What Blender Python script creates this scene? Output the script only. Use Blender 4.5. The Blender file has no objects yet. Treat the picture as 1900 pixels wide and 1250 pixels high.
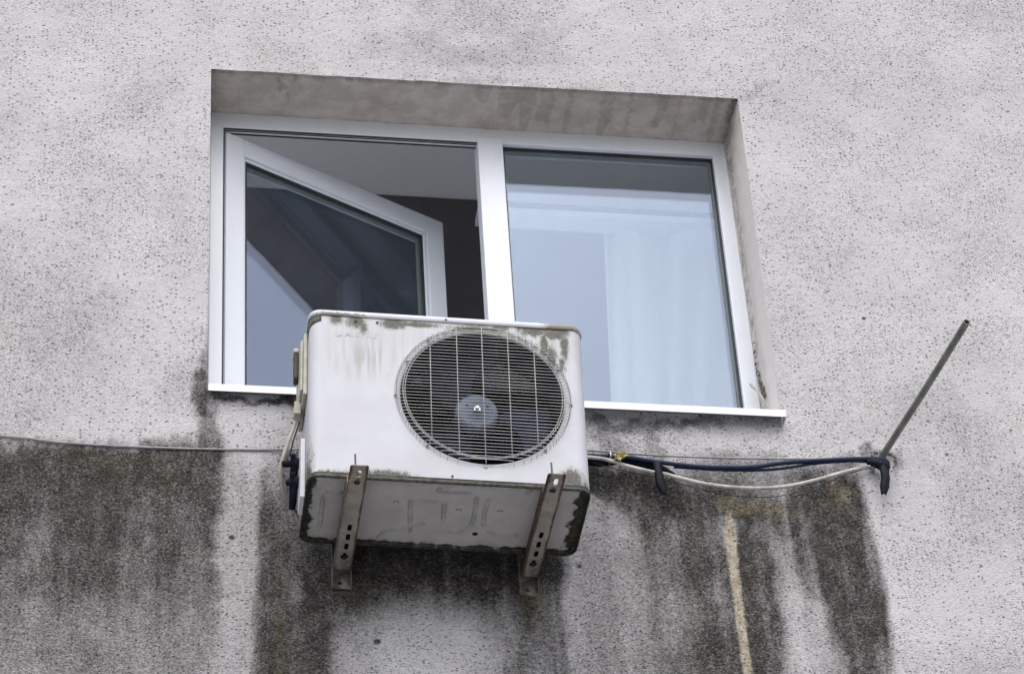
import bpy, bmesh, math, random
import numpy as np
from mathutils import Vector, Matrix
random.seed(7)
sc = bpy.context.scene
col = sc.collection
# ------------------------------------------------------------------ camera
CAM = np.array([-0.4441, -7.414, -5.8876]); YAW, PITCH, ROLL, FPX = 0.1843, 0.6848, -0.0685, 5831.34
_f = np.array([math.sin(YAW)*math.cos(PITCH), math.cos(YAW)*math.cos(PITCH), math.sin(PITCH)])
_r = np.cross(_f, [0, 0, 1]); _r /= np.linalg.norm(_r); _u = np.cross(_r, _f)
_c, _s = math.cos(ROLL), math.sin(ROLL); _r, _u = _c*_r+_s*_u, -_s*_r+_c*_u
cd = bpy.data.cameras.new('camera'); cam = bpy.data.objects.new('camera', cd); col.objects.link(cam)
cd.sensor_width = 36; cd.lens = FPX/1900*36; cd.clip_start = .1; cd.clip_end = 500
mw = Matrix.Identity(4)
for i in range(3):
    mw[i][0] = _r[i]; mw[i][1] = _u[i]; mw[i][2] = -_f[i]; mw[i][3] = CAM[i]
cam.matrix_world = mw; sc.camera = cam
# ------------------------------------------------------------------ sky, sun, exposure
SUN_EL, SUN_AZ = math.radians(54), math.radians(188)      # azimuth clockwise from +Y (high over the street; veiled by overcast)
w = bpy.data.worlds.new('World'); sc.world = w; w.use_nodes = True
nt = w.node_tree; nt.nodes.clear()
sky = nt.nodes.new('ShaderNodeTexSky'); sky.sky_type = 'NISHITA'; sky.sun_disc = False
sky.sun_elevation = SUN_EL; sky.sun_rotation = SUN_AZ; sky.dust_density = 3.0; sky.air_density = 1.0; sky.ozone_density = 1.0
hsv = nt.nodes.new('ShaderNodeHueSaturation'); hsv.inputs['Saturation'].default_value = .5; hsv.inputs['Hue'].default_value = .53
bg = nt.nodes.new('ShaderNodeBackground'); bg.inputs['Strength'].default_value = .15
wo = nt.nodes.new('ShaderNodeOutputWorld')
nt.links.new(sky.outputs[0], hsv.inputs['Color']); nt.links.new(hsv.outputs[0], bg.inputs['Color']); nt.links.new(bg.outputs[0], wo.inputs['Surface'])
ld = bpy.data.lights.new('sun', 'SUN'); ld.energy = 1.5; ld.angle = math.radians(100); ld.color = (1, .95, .88)
sun = bpy.data.objects.new('sun', ld); col.objects.link(sun)
sdir = Vector((math.sin(SUN_AZ)*math.cos(SUN_EL), math.cos(SUN_AZ)*math.cos(SUN_EL), math.sin(SUN_EL)))
sun.rotation_euler = sdir.to_track_quat('Z', 'Y').to_euler(); sun.location = (0, -6, 8)
sc.view_settings.view_transform = 'Standard'; sc.view_settings.look = 'None'; sc.view_settings.gamma = 1
sc.view_settings.exposure = 0.44
sc.render.resolution_x = 1024; sc.render.resolution_y = 673

def at(px, py, y):                      # photo pixel -> point on the plane y
    d = _f+_r*(px-950)/FPX-_u*(py-625)/FPX
    return CAM+d*(y-CAM[1])/d[1]
def V(px, py, y): return Vector(at(px, py, y))
def proj_np(X, Y, Z):                   # world arrays -> photo pixels (only used to lay stains and a painted shadow out on the wall plane)
    a = np.stack([X, Y, Z], -1)-CAM
    z = a@_f
    return 950+FPX*(a@_r)/z, 625-FPX*(a@_u)/z
# the air conditioner hangs slightly tilted
AC0 = Vector((.2567, -.4197, -.6118)); AC_RZ, AC_RY = -.0055, .0201

# ------------------------------------------------------------------ helpers
def tag(o, label=None, cat=None, group=None, kind=None):
    if label: o['label'] = label
    if cat: o['category'] = cat
    if group: o['group'] = group
    if kind: o['kind'] = kind
    return o
def empty(name, loc=(0, 0, 0), rot=(0, 0, 0)):
    o = bpy.data.objects.new(name, None); o.location = loc; o.rotation_euler = rot; o.empty_display_size = .1
    col.objects.link(o); return o
def link(name, me, mat, parent=None, smooth=False):
    o = bpy.data.objects.new(name, me); col.objects.link(o)
    if mat: me.materials.append(mat)
    if parent: o.parent = parent
    if smooth:
        me.polygons.foreach_set('use_smooth', [True]*len(me.polygons))
    return o
def build(name, bm, mat, parent=None, smooth=False, bevel=0, seg=2):
    bmesh.ops.recalc_face_normals(bm, faces=bm.faces)
    me = bpy.data.meshes.new(name); bm.to_mesh(me); bm.free()
    o = link(name, me, mat, parent, smooth)
    if bevel:
        b = o.modifiers.new('bevel', 'BEVEL'); b.width = bevel; b.segments = seg; b.limit_method = 'ANGLE'; b.angle_limit = math.radians(40)
    return o
def box(bm, x0, x1, y0, y1, z0, z1, M=None):
    vs = [bm.verts.new((x, y, z)) for z in (z0, z1) for y in (y0, y1) for x in (x0, x1)]
    for f in ((0, 2, 3, 1), (4, 5, 7, 6), (0, 1, 5, 4), (2, 6, 7, 3), (0, 4, 6, 2), (1, 3, 7, 5)):
        bm.faces.new([vs[i] for i in f])
    if M is not None:
        for v in vs: v.co = M @ v.co
    return vs
def tube(bm, pts, r, n=8, closed=False, cap=True, flat=1.0):
    pts = [Vector(p) for p in pts]; N = len(pts)
    rr = r if hasattr(r, '__len__') else [r]*N
    t = []
    for i in range(N):
        a = pts[(i-1) % N] if (closed or i > 0) else pts[i]
        b = pts[(i+1) % N] if (closed or i < N-1) else pts[i]
        t.append((b-a).normalized())
    up = Vector((0, 0, 1)) if abs(t[0].z) < .9 else Vector((0, 1, 0))
    nrm = (up-t[0]*up.dot(t[0])).normalized(); rings = []
    for i in range(N):
        nrm = (nrm-t[i]*nrm.dot(t[i])).normalized(); bn = t[i].cross(nrm)
        rings.append([bm.verts.new(pts[i]+(nrm*math.cos(2*math.pi*k/n)+bn*math.sin(2*math.pi*k/n)*flat)*rr[i]) for k in range(n)])
    m = N if closed else N-1
    for i in range(m):
        A, B = rings[i], rings[(i+1) % N]
        for k in range(n): bm.faces.new((A[k], A[(k+1) % n], B[(k+1) % n], B[k]))
    if cap and not closed:
        bm.faces.new(rings[0][::-1]); bm.faces.new(rings[-1])
def spline(P, k=8):                      # Catmull-Rom
    P = [Vector(p) for p in P]; Q = [P[0]*2-P[1]]+P+[P[-1]*2-P[-2]]; out = []
    for i in range(1, len(Q)-2):
        a, b, c, d = Q[i-1:i+3]
        for j in range(k):
            t = j/k
            out.append(.5*((2*b)+(c-a)*t+(2*a-5*b+4*c-d)*t*t+(3*b-a-3*c+d)*t**3))
    out.append(P[-1]); return out
def plate(bm, outer, holes, th, fn):
    """flat plate with real holes; outer/holes are 2D loops, fn(u,v,w) -> Vector, w runs 0..th"""
    layers = []
    loops = [outer]+holes
    for w_ in (0, th):
        edges = []; vv = []
        for L in loops:
            vs = [bm.verts.new(fn(u, v, w_)) for u, v in L]; vv.append(vs)
            for i in range(len(vs)): edges.append(bm.edges.new((vs[i], vs[(i+1) % len(vs)])))
        bmesh.ops.triangle_fill(bm, use_beauty=True, use_dissolve=False, edges=edges)
        layers.append(vv)
    for A, B in zip(*layers):
        for i in range(len(A)):
            j = (i+1) % len(A); bm.faces.new((A[i], A[j], B[j], B[i]))
def ray_hit(poly, c, a):
    best = None; dx, dy = math.cos(a), math.sin(a)
    for i in range(len(poly)):
        (x1, y1), (x2, y2) = poly[i], poly[(i+1) % len(poly)]
        ex, ey = x2-x1, y2-y1; den = dx*ey-dy*ex
        if abs(den) < 1e-14: continue
        t = ((x1-c[0])*ey-(y1-c[1])*ex)/den; u = ((x1-c[0])*dy-(y1-c[1])*dx)/den
        if t > 1e-9 and -1e-6 <= u <= 1+1e-6 and (best is None or t > best): best = t
    return (c[0]+dx*best, c[1]+dy*best)
def cell(bm, outer, hole, c, th, fn):
    """one piece of a punched plate: material between a convex outline and a star-shaped hole"""
    ang = sorted(set(round(math.atan2(y-c[1], x-c[0]), 6) for x, y in outer+hole))
    O = [ray_hit(outer, c, a) for a in ang]; H = [ray_hit(hole, c, a) for a in ang]; n = len(ang)
    vs = [[bm.verts.new(fn(u, v, w_)) for u, v in L] for w_ in (0, th) for L in (O, H)]
    for i in range(n):
        j = (i+1) % n
        bm.faces.new((vs[0][i], vs[0][j], vs[1][j], vs[1][i])); bm.faces.new((vs[2][i], vs[3][i], vs[3][j], vs[2][j]))
        bm.faces.new((vs[1][i], vs[1][j], vs[3][j], vs[3][i])); bm.faces.new((vs[0][i], vs[2][i], vs[2][j], vs[0][j]))
def solid(bm, outer, th, fn):
    A = [bm.verts.new(fn(u, v, 0)) for u, v in outer]; B = [bm.verts.new(fn(u, v, th)) for u, v in outer]
    bm.faces.new(A[::-1]); bm.faces.new(B)
    for i in range(len(A)): j = (i+1) % len(A); bm.faces.new((A[i], A[j], B[j], B[i]))
def rrect(cx, cy, w_, h_, r, k=5):
    out = []
    for (sx, sy, a0) in ((1, 1, 0), (-1, 1, 90), (-1, -1, 180), (1, -1, 270)):
        for i in range(k+1):
            a = math.radians(a0+90*i/k)
            out.append((cx+sx*(w_/2-r)+r*math.cos(a), cy+sy*(h_/2-r)+r*math.sin(a)))
    return out
def circle(cx, cy, r, n=16): return [(cx+r*math.cos(2*math.pi*i/n), cy+r*math.sin(2*math.pi*i/n)) for i in range(n)]
# numpy noise ------------------------------------------------------
def vnoise(x, y, seed=0):
    rng = np.random.RandomState(seed); T = rng.rand(256, 256)
    xi = np.floor(x).astype(int); yi = np.floor(y).astype(int); fx = x-xi; fy = y-yi
    fx = fx*fx*(3-2*fx); fy = fy*fy*(3-2*fy)
    g = lambda a, b: T[a & 255, b & 255]
    return (g(xi, yi)*(1-fx)+g(xi+1, yi)*fx)*(1-fy)+(g(xi, yi+1)*(1-fx)+g(xi+1, yi+1)*fx)*fy
def fbm(x, y, seed=0, o=4):
    s_ = 0; a = .5
    for i in range(o):
        s_ = s_+a*vnoise(x, y, seed+i); x = x*2.03+17.3; y = y*2.03+9.1; a *= .5
    return s_/(1-.5**o)
def sst(a, b, x):
    t = np.clip((x-a)/(b-a), 0, 1); return t*t*(3-2*t)

# ------------------------------------------------------------------ materials
class NT:
    def __init__(s, name, rough=.6, metal=0.0, spec=.4):
        s.m = bpy.data.materials.new(name); s.m.use_nodes = True; s.t = s.m.node_tree; s.n = s.t.nodes
        s.b = s.n['Principled BSDF']; s.b.inputs['Roughness'].default_value = rough; s.b.inputs['Metallic'].default_value = metal
        s.b.inputs['Specular IOR Level'].default_value = spec
        s.tc = s.n.new('ShaderNodeTexCoord').outputs['Object']
    def lk(s, a, b): s.t.links.new(a, b)
    def setv(s, sock, v):
        if hasattr(v, 'links') or isinstance(v, bpy.types.NodeSocket): s.lk(v, sock)
        else: sock.default_value = v
    def math(s, op, a, b=None, c=None, clamp=False):
        n = s.n.new('ShaderNodeMath'); n.operation = op; n.use_clamp = clamp
        for i, v in enumerate((a, b, c)):
            if v is not None: s.setv(n.inputs[i], v)
        return n.outputs[0]
    def mapping(s, v, scale=(1, 1, 1), loc=(0, 0, 0)):
        n = s.n.new('ShaderNodeMapping'); s.lk(v, n.inputs[0]); n.inputs['Scale'].default_value = scale; n.inputs['Location'].default_value = loc
        return n.outputs[0]
    def noise(s, scale, detail=4, rough=.55, vec=None, dist=0):
        n = s.n.new('ShaderNodeTexNoise'); s.lk(vec or s.tc, n.inputs['Vector']); n.inputs['Scale'].default_value = scale
        n.inputs['Detail'].default_value = detail; n.inputs['Roughness'].default_value = rough; n.inputs['Distortion'].default_value = dist
        return n.outputs['Fac']
    def voro(s, scale, vec=None, rnd=1):
        n = s.n.new('ShaderNodeTexVoronoi'); s.lk(vec or s.tc, n.inputs['Vector']); n.inputs['Scale'].default_value = scale; n.inputs['Randomness'].default_value = rnd
        return n.outputs['Distance'], n.outputs['Color']
    def ramp(s, v, a, b, lo=0., hi=1.):
        n = s.n.new('ShaderNodeMapRange'); n.interpolation_type = 'SMOOTHSTEP'; s.lk(v, n.inputs['Value'])
        n.inputs['From Min'].default_value = a; n.inputs['From Max'].default_value = b; n.inputs['To Min'].default_value = lo; n.inputs['To Max'].default_value = hi
        return n.outputs[0]
    def mix(s, f, a, b):
        n = s.n.new('ShaderNodeMix'); n.data_type = 'RGBA'; s.setv(n.inputs[0], f)
        for i, v in ((6, a), (7, b)):
            if isinstance(v, tuple): n.inputs[i].default_value = (*v, 1) if len(v) == 3 else v
            else: s.lk(v, n.inputs[i])
        return n.outputs[2]
    def sep(s, c):
        n = s.n.new('ShaderNodeSeparateColor'); s.lk(c, n.inputs[0]); return n.outputs
    def xyz(s, v=None):
        n = s.n.new('ShaderNodeSeparateXYZ'); s.lk(v or s.tc, n.inputs[0]); return n.outputs
    def blob(s, c, r_, vec=None):
        n = s.n.new('ShaderNodeVectorMath'); n.operation = 'SUBTRACT'; s.lk(vec or s.tc, n.inputs[0]); n.inputs[1].default_value = c
        m = s.n.new('ShaderNodeVectorMath'); m.operation = 'MULTIPLY'; s.lk(n.outputs[0], m.inputs[0]); m.inputs[1].default_value = tuple(0 if k == 0 else 1/k for k in r_)
        l = s.n.new('ShaderNodeVectorMath'); l.operation = 'LENGTH'; s.lk(m.outputs[0], l.inputs[0])
        return s.math('SUBTRACT', 1, l.outputs['Value'], clamp=True)
    def base(s, v):
        if isinstance(v, tuple): s.b.inputs['Base Color'].default_value = (*v, 1)
        else: s.lk(v, s.b.inputs['Base Color'])
    def bump(s, h, dist=.001, strength=1.0):
        n = s.n.new('ShaderNodeBump'); n.inputs['Distance'].default_value = dist; n.inputs['Strength'].default_value = strength
        s.lk(h, n.inputs['Height']); s.lk(n.outputs[0], s.b.inputs['Normal']); return n

# stucco ----------------------------------------------------------
def m_stucco():
    s = NT('rough_stucco', .95, spec=.15)
    at_ = s.n.new('ShaderNodeAttribute'); at_.attribute_name = 'stain'
    g = s.sep(at_.outputs['Color']); grime_shade, moss, warm = g[0], g[1], g[2]  # first channel also carries the unit's shadow painted on the wall
    nd = s.n.new('ShaderNodeTexNoise'); s.lk(s.tc, nd.inputs['Vector']); nd.inputs['Scale'].default_value = 85; nd.inputs['Detail'].default_value = 3
    vs = s.n.new('ShaderNodeVectorMath'); vs.operation = 'MULTIPLY_ADD'; s.lk(nd.outputs['Color'], vs.inputs[0]); vs.inputs[1].default_value = (.007, 0, .006); s.lk(s.tc, vs.inputs[2])
    raw = s.tc; s.tc = vs.outputs[0]
    vec = s.mapping(raw, (1, 1, 1.12))
    nf = s.noise(300, 3, .6, vec); nm = s.noise(135, 3, .6, vec); nl = s.noise(14, 4, .6)
    # little dark pits between the grains: dirt, plus their shadow painted in
    d1, c1 = s.voro(92, s.mapping(s.tc, (.8, 1, 1.35))); r1 = s.sep(c1)
    thr = s.math('MULTIPLY_ADD', s.math('MULTIPLY_ADD', s.noise(1.7, 2), .8, s.noise(6.5, 3)), .5, .05)
    p1 = s.math('MULTIPLY', s.ramp(d1, .38, .12), s.ramp(s.math('SUBTRACT', r1[0], thr), .02, .22))
    d2, c2 = s.voro(180, s.mapping(s.tc, (.75, 1, 1.25), (3, 1, 2))); r2 = s.sep(c2)
    p2 = s.math('MULTIPLY', s.ramp(d2, .42, .15), s.ramp(s.math('ADD', r2[1], s.math('MULTIPLY', s.noise(4.0, 3), .5)), .68, .9))
    d3, c3 = s.voro(38, s.mapping(s.tc, (.8, 1, 1.3), (1, 4, 2))); r3 = s.sep(c3)
    p3 = s.math('MULTIPLY', s.ramp(d3, .22, .06), s.ramp(r3[2], .83, .92))
    s.tc = raw
    pits = s.math('MAXIMUM', s.math('MAXIMUM', p1, s.math('MULTIPLY', p2, .7)), p3)
    # clean colour with slow mottling
    clean = s.mix(s.ramp(s.noise(3.2, 5, .6), .35, .7), (.485, .48, .50), (.54, .535, .558))
    clean = s.mix(s.ramp(s.noise(9, 4), .55, .75, 0, .28), clean, (.50, .48, .44))
    clean = s.mix(s.ramp(nm, .35, .7, 0, .22), clean, (.34, .33, .345))
    # grime: dirt gathers in the hollows first
    gr = s.math('MULTIPLY_ADD', s.math('SUBTRACT', s.noise(30, 5, .7, s.mapping(s.tc, (1, 1, .35))), .5), .42, grime_shade)
    gr = s.math('MULTIPLY_ADD', s.math('SUBTRACT', nm, .5), s.math('MULTIPLY', grime_shade, .8), gr)
    gr = s.math('MULTIPLY', gr, s.ramp(grime_shade, .0, .16), clamp=True)
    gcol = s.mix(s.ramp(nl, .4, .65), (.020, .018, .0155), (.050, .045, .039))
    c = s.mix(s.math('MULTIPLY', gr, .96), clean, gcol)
    ms = s.math('MULTIPLY', moss, s.ramp(s.noise(170, 5, .7), .42, .6), clamp=True)
    c = s.mix(ms, c, (.085, .085, .028))
    wm = s.math('MULTIPLY', warm, s.ramp(s.noise(120, 5, .7, s.mapping(s.tc, (1, 1, .6))), .24, .52), clamp=True)
    c = s.mix(wm, c, s.mix(s.ramp(s.noise(60, 4, .6, s.mapping(s.tc, (1, 1, .5))), .42, .60), (.27, .205, .11), (.40, .36, .265)))
    dgr, cgr = s.voro(210, s.mapping(s.tc, (.85, 1, 1.2))); rg_ = s.sep(cgr)
    tone = s.math('MULTIPLY_ADD', rg_[0], s.math('MULTIPLY_ADD', grime_shade, .82, .15), s.math('MULTIPLY_ADD', grime_shade, -.385, .925))
    tn = s.n.new('ShaderNodeVectorMath'); tn.operation = 'SCALE'; s.lk(c, tn.inputs[0]); s.lk(tone, tn.inputs['Scale']); c = tn.outputs[0]
    pc = s.mix(grime_shade, (.085, .08, .085), (.012, .011, .010))
    c = s.mix(s.math('MULTIPLY', pits, s.math('MULTIPLY_ADD', grime_shade, .05, .88)), c, pc)
    s.base(c)
    h = s.math('MULTIPLY_ADD', nf, .35, s.math('MULTIPLY', nm, .9))
    dg, _ = s.voro(150, s.mapping(s.tc, (.85, 1, 1.25))); h = s.math('SUBTRACT', h, s.math('MULTIPLY', dg, .55))
    h = s.math('SUBTRACT', h, s.math('MULTIPLY', pits, .9))
    s.bump(h, .0031, .85)
    return s.m
def m_plaster():                                  # smoother render on the reveal, with drips
    s = NT('weathered_plaster', .92, spec=.15)
    at_ = s.n.new('ShaderNodeAttribute'); at_.attribute_name = 'stain'
    g = s.sep(at_.outputs['Color'])
    c = s.mix(s.ramp(s.noise(18, 5, .6), .38, .64), (.43, .395, .355), (.52, .485, .445))
    c = s.mix(s.ramp(s.noise(7, 4, .6), .5, .75, 0, .5), c, (.34, .28, .24))
    c = s.mix(s.math('MULTIPLY', g[0], s.ramp(s.noise(70, 4), .25, .55, .5, 1), clamp=True), c, (.115, .11, .105))
    c = s.mix(s.math('MULTIPLY', g[1], s.ramp(s.noise(110, 4), .3, .6), clamp=True), c, (.07, .06, .045))
    c = s.mix(s.math('MULTIPLY', g[2], .95, clamp=True), c, (.72, .685, .66))
    d, cc = s.voro(120); r_ = s.sep(cc)
    c = s.mix(s.math('MULTIPLY', s.ramp(d, .3, .1), s.ramp(r_[0], .86, .93, 0, .7)), c, (.08, .07, .06))
    s.base(c)
    s.bump(s.math('ADD', s.noise(160, 4, .6), s.math('MULTIPLY', s.noise(26, 3), 1.4)), .0016, .8)
    return s.m
def m_upvc(col_=(.71, .75, .82)):
    s = NT('white_frame_plastic', .38, spec=.45)
    c = s.mix(s.ramp(s.noise(16, 5, .65, s.mapping(s.tc, (1, 1, .3))), .52, .78, 0, .35), col_, (.60, .59, .57))
    c = s.mix(s.ramp(s.noise(150, 3), .62, .75, 0, .25), c, (.45, .43, .40))
    s.base(c); s.bump(s.noise(8, 2), .0006, .4); return s.m
def m_plain(name, c, rough=.6, metal=0, var=.3, scale=40, bump=.0004, spec=.4):
    s = NT(name, rough, metal, spec)
    d = tuple(k*(1-var) for k in c)
    s.base(s.mix(s.ramp(s.noise(scale, 5, .6), .35, .68), c, d))
    if bump: s.bump(s.noise(scale*3, 3), bump, .6)
    return s.m
def m_glass():
    m = bpy.data.materials.new('window_glass'); m.use_nodes = True; t = m.node_tree; n = t.nodes; n.clear()
    out = n.new('ShaderNodeOutputMaterial'); mx = n.new('ShaderNodeMixShader'); tr = n.new('ShaderNodeBsdfTransparent'); gl = n.new('ShaderNodeBsdfGlossy')
    tr.inputs[0].default_value = (.965, .982, .975, 1); gl.inputs['Color'].default_value = (.64, .745, 1, 1); gl.inputs['Roughness'].default_value = .0
    lw = n.new('ShaderNodeLayerWeight'); lw.inputs['Blend'].default_value = .5
    p = n.new('ShaderNodeMath'); p.operation = 'POWER'; t.links.new(lw.outputs['Facing'], p.inputs[0]); p.inputs[1].default_value = 5
    f = n.new('ShaderNodeMath'); f.operation = 'MULTIPLY_ADD'; t.links.new(p.outputs[0], f.inputs[0]); f.inputs[1].default_value = .94; f.inputs[2].default_value = .060
    # very slight waviness of float glass
    tc = n.new('ShaderNodeTexCoord'); nz = n.new('ShaderNodeTexNoise'); nz.inputs['Scale'].default_value = 2.2; nz.inputs['Detail'].default_value = 1
    bp = n.new('ShaderNodeBump'); bp.inputs['Distance'].default_value = .0012; bp.inputs['Strength'].default_value = .5
    t.links.new(tc.outputs['Object'], nz.inputs['Vector']); t.links.new(nz.outputs['Fac'], bp.inputs['Height']); t.links.new(bp.outputs[0], gl.inputs['Normal'])
    t.links.new(f.outputs[0], mx.inputs[0]); t.links.new(tr.outputs[0], mx.inputs[1]); t.links.new(gl.outputs[0], mx.inputs[2]); t.links.new(mx.outputs[0], out.inputs[0])
    return m
def m_casing():
    """weathered off-white sheet metal; algae along the seams (positions in the unit's own frame)"""
    s = NT('weathered_white_enamel', .45, spec=.4)
    x, y, z = s.xyz()
    c = s.mix(s.ramp(s.noise(5, 5, .6), .3, .7), (.525, .54, .595), (.47, .48, .525))
    streak = s.noise(60, 4, .6, s.mapping(s.tc, (1, 1, .06)))
    top = s.ramp(z, .30, .56)
    c = s.mix(s.math('MULTIPLY', s.ramp(streak, .42, .66, 0, .42), top), c, (.40, .40, .39))
    lg = s.blob((.16, 0, .43), (.13, 0, .10)); c = s.mix(s.math('MULTIPLY', lg, s.ramp(streak, .42, .62, 0, .85)), c, (.30, .31, .30))
    B = None
    for (cx, cz, rx, rz, k) in ((.075, .575, .035, .045, 1.0), (.135, .565, .05, .05, 1.0), (.155, .545, .03, .05, .8), (.245, .565, .06, .032, 1.25), (.31, .568, .12, .018, 1.1),
                               (.49, .566, .13, .022, 1.0), (.56, .572, .05, .02, .9),
                               (.655, .575, .075, .04, 1.25), (.72, .57, .06, .04, 1.5), (.685, .52, .022, .09, 1.1), (.705, .47, .03, .09, 1.05), (.745, .52, .02, .10, 1.1), (.735, .45, .02, .06, .9),
                               (.10, .0, .16, .035, 1.1), (.22, .01, .12, .035, 1.25), (.40, .0, .2, .02, .9), (.745, .03, .055, .065, 1.25), (.77, .0, .05, .05, 1.1), (.0, .0, .03, .2, .8)):
        b = s.math('MULTIPLY', s.blob((cx, 0, cz), (rx, 0, rz)), k)
        B = b if B is None else s.math('MAXIMUM', B, b)
    spk = s.noise(300, 5, .8); med = s.noise(60, 4, .6, s.mapping(s.tc, (1, 1, .55)))
    a = s.math('ADD', s.math('MULTIPLY_ADD', B, .46, s.math('MULTIPLY', med, .5)), s.math('MULTIPLY', spk, .95))
    dark = s.math('MULTIPLY', s.ramp(a, .88, 1.03, 0, .92), s.ramp(B, 0, .12))
    soft = s.math('MULTIPLY', s.ramp(a, .62, 1.1, 0, .55), s.ramp(B, 0, .3))
    c = s.mix(soft, c, (.40, .40, .34))
    c = s.mix(dark, c, s.mix(s.ramp(s.noise(90), .45, .6), (.028, .028, .025), (.075, .073, .052)))
    orange = s.math('MULTIPLY', s.blob((.70, 0, .575), (.03, 0, .015)), s.ramp(s.noise(200), .5, .6)); c = s.mix(orange, c, (.35, .22, .05))
    # dirty ring where the guard touches the panel
    vm = s.n.new('ShaderNodeVectorMath'); vm.operation = 'LENGTH'
    sub = s.n.new('ShaderNodeVectorMath'); sub.operation = 'SUBTRACT'; s.lk(s.tc, sub.inputs[0]); sub.inputs[1].default_value = (.5, 0, .314)
    mu = s.n.new('ShaderNodeVectorMath'); mu.operation = 'MULTIPLY'; s.lk(sub.outputs[0], mu.inputs[0]); mu.inputs[1].default_value = (1, 0, 1); s.lk(mu.outputs[0], vm.inputs[0])
    ring = s.math('SUBTRACT', 1, s.math('MULTIPLY', s.math('ABSOLUTE', s.math('SUBTRACT', vm.outputs['Value'], .249)), 70), clamp=True)
    c = s.mix(s.math('MULTIPLY', ring, s.ramp(s.noise(70, 5, .7), .46, .70, 0, .45)), c, (.25, .25, .21))
    tr = s.math('MULTIPLY', ring, s.math('MULTIPLY', s.ramp(z, .49, .55), s.ramp(s.noise(130, 4, .7, s.mapping(s.tc, (1, 1, .4))), .4, .6))); c = s.mix(tr, c, (.14, .125, .09))
    s.base(c)
    s.bump(s.math('ADD', s.noise(7, 2), s.math('MULTIPLY', s.noise(180, 3), .08)), .0035, .5)
    return s.m
def m_cover():
    s = NT('weathered_cover_enamel', .42, spec=.4)
    c = s.mix(s.ramp(s.noise(6, 5), .35, .7), (.66, .68, .74), (.60, .61, .66))
    b = s.math('MAXIMUM', s.blob((.74, 0, .59), (.09, 1, .04)), s.math('MULTIPLY', s.blob((.08, 0, .585), (.15, 1, .02)), .8))
    a = s.math('ADD', s.math('MULTIPLY', b, .8), s.noise(130, 5, .7))
    c = s.mix(s.math('MULTIPLY', s.ramp(a, .72, .95, 0, .85), s.ramp(b, 0, .2)), c, (.19, .18, .13)); s.base(c)
    s.bump(s.noise(9, 3), .002, .4); return s.m
def m_basepan():
    s = NT('dirty_grey_base_metal', .6, spec=.3)
    x, y, z = s.xyz()
    c = s.mix(s.ramp(s.noise(9, 5, .6), .35, .68), (.50, .50, .50), (.42, .42, .42))
    # distance to the nearest edge
    dx = s.math('SUBTRACT', .4, s.math('ABSOLUTE', s.math('SUBTRACT', x, .4)))
    dy = s.math('SUBTRACT', .16, s.math('ABSOLUTE', s.math('SUBTRACT', y, .16)))
    wob = s.math('MULTIPLY', s.math('SUBTRACT', s.noise(26, 5, .65), .42), .085)
    right = s.ramp(x, .55, .78); left = s.ramp(x, .06, .01)
    lim = s.math('MULTIPLY_ADD', right, .022, .010)
    mx_ = s.ramp(s.math('SUBTRACT', dx, s.math('ADD', wob, s.math('MULTIPLY_ADD', right, .014, .014))), .006, -.004)
    wob2 = s.math('MULTIPLY', s.math('SUBTRACT', s.noise(22, 5, .65, s.mapping(s.tc, (1, 1, 1), (3, 3, 3))), .45), .05)
    back = s.ramp(y, .2, .3)
    my_ = s.ramp(s.math('SUBTRACT', dy, s.math('ADD', wob2, s.math('MULTIPLY_ADD', back, .008, .007))), .006, -.004)
    mm = s.math('MAXIMUM', mx_, my_)
    halo = s.math('MAXIMUM', s.ramp(dx, .06, .0, 0, .5), s.ramp(dy, .05, .0, 0, .55))
    c = s.mix(s.math('MULTIPLY', halo, s.ramp(s.noise(45, 5, .65), .4, .62), clamp=True), c, (.20, .20, .18))
    c = s.mix(mm, c, s.mix(s.ramp(s.noise(55, 4), .42, .62), (.016, .016, .014), (.050, .050, .032)))
    c = s.mix(s.math('MULTIPLY', s.math('MULTIPLY', s.ramp(z, .0063, .0050), s.ramp(z, .0012, .0028)), s.ramp(s.noise(30, 3), .3, .65, .08, .55)), c, (.20, .20, .195))
    s.base(c); s.bump(s.math('ADD', s.noise(10, 3), s.math('MULTIPLY', mm, s.noise(140, 3))), .002, .6)
    return s.m
def m_rusty(name='galvanised_steel_with_rust', hw=.0262, k=.62, tip=-.47, off=0.0, side=.22):
    s = NT(name, .55, spec=.4)
    c = s.mix(s.ramp(s.noise(20, 5), .35, .68), (.36, .35, .31), (.25, .24, .21))
    x, y, z = s.xyz()
    e = s.math('ADD', s.math('MULTIPLY', s.ramp(s.math('ABSOLUTE', x), hw*.45, hw), k), off)
    e = s.math('ADD', e, s.ramp(y, tip+.02, tip-.03, 0, .30)); e = s.math('ADD', e, s.math('MULTIPLY', s.ramp(s.math('MULTIPLY', x, 1 if side > 0 else -1), hw*.3, hw), abs(side)))
    a = s.math('ADD', e, s.math('MULTIPLY', s.math('SUBTRACT', s.noise(38, 5, .65, s.mapping(s.tc, (1, .35, 1))), .5), 1.1))
    c = s.mix(s.ramp(a, .36, .88), c, s.mix(s.ramp(s.noise(80, 4), .4, .62), (.125, .065, .032), (.07, .042, .026)))
    c = s.mix(s.ramp(a, .95, 1.25), c, (.035, .03, .025))
    c = s.mix(s.ramp(s.noise(70, 4), .55, .75, 0, .6), c, (.12, .09, .06))
    c = s.mix(s.math('MULTIPLY', s.ramp(y, -.20, -.02), s.ramp(s.noise(30, 5, .65), .35, .6, .25, .85)), c, (.06, .055, .045))
    s.base(c); s.bump(s.noise(120, 4), .0006, .7); return s.m

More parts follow.
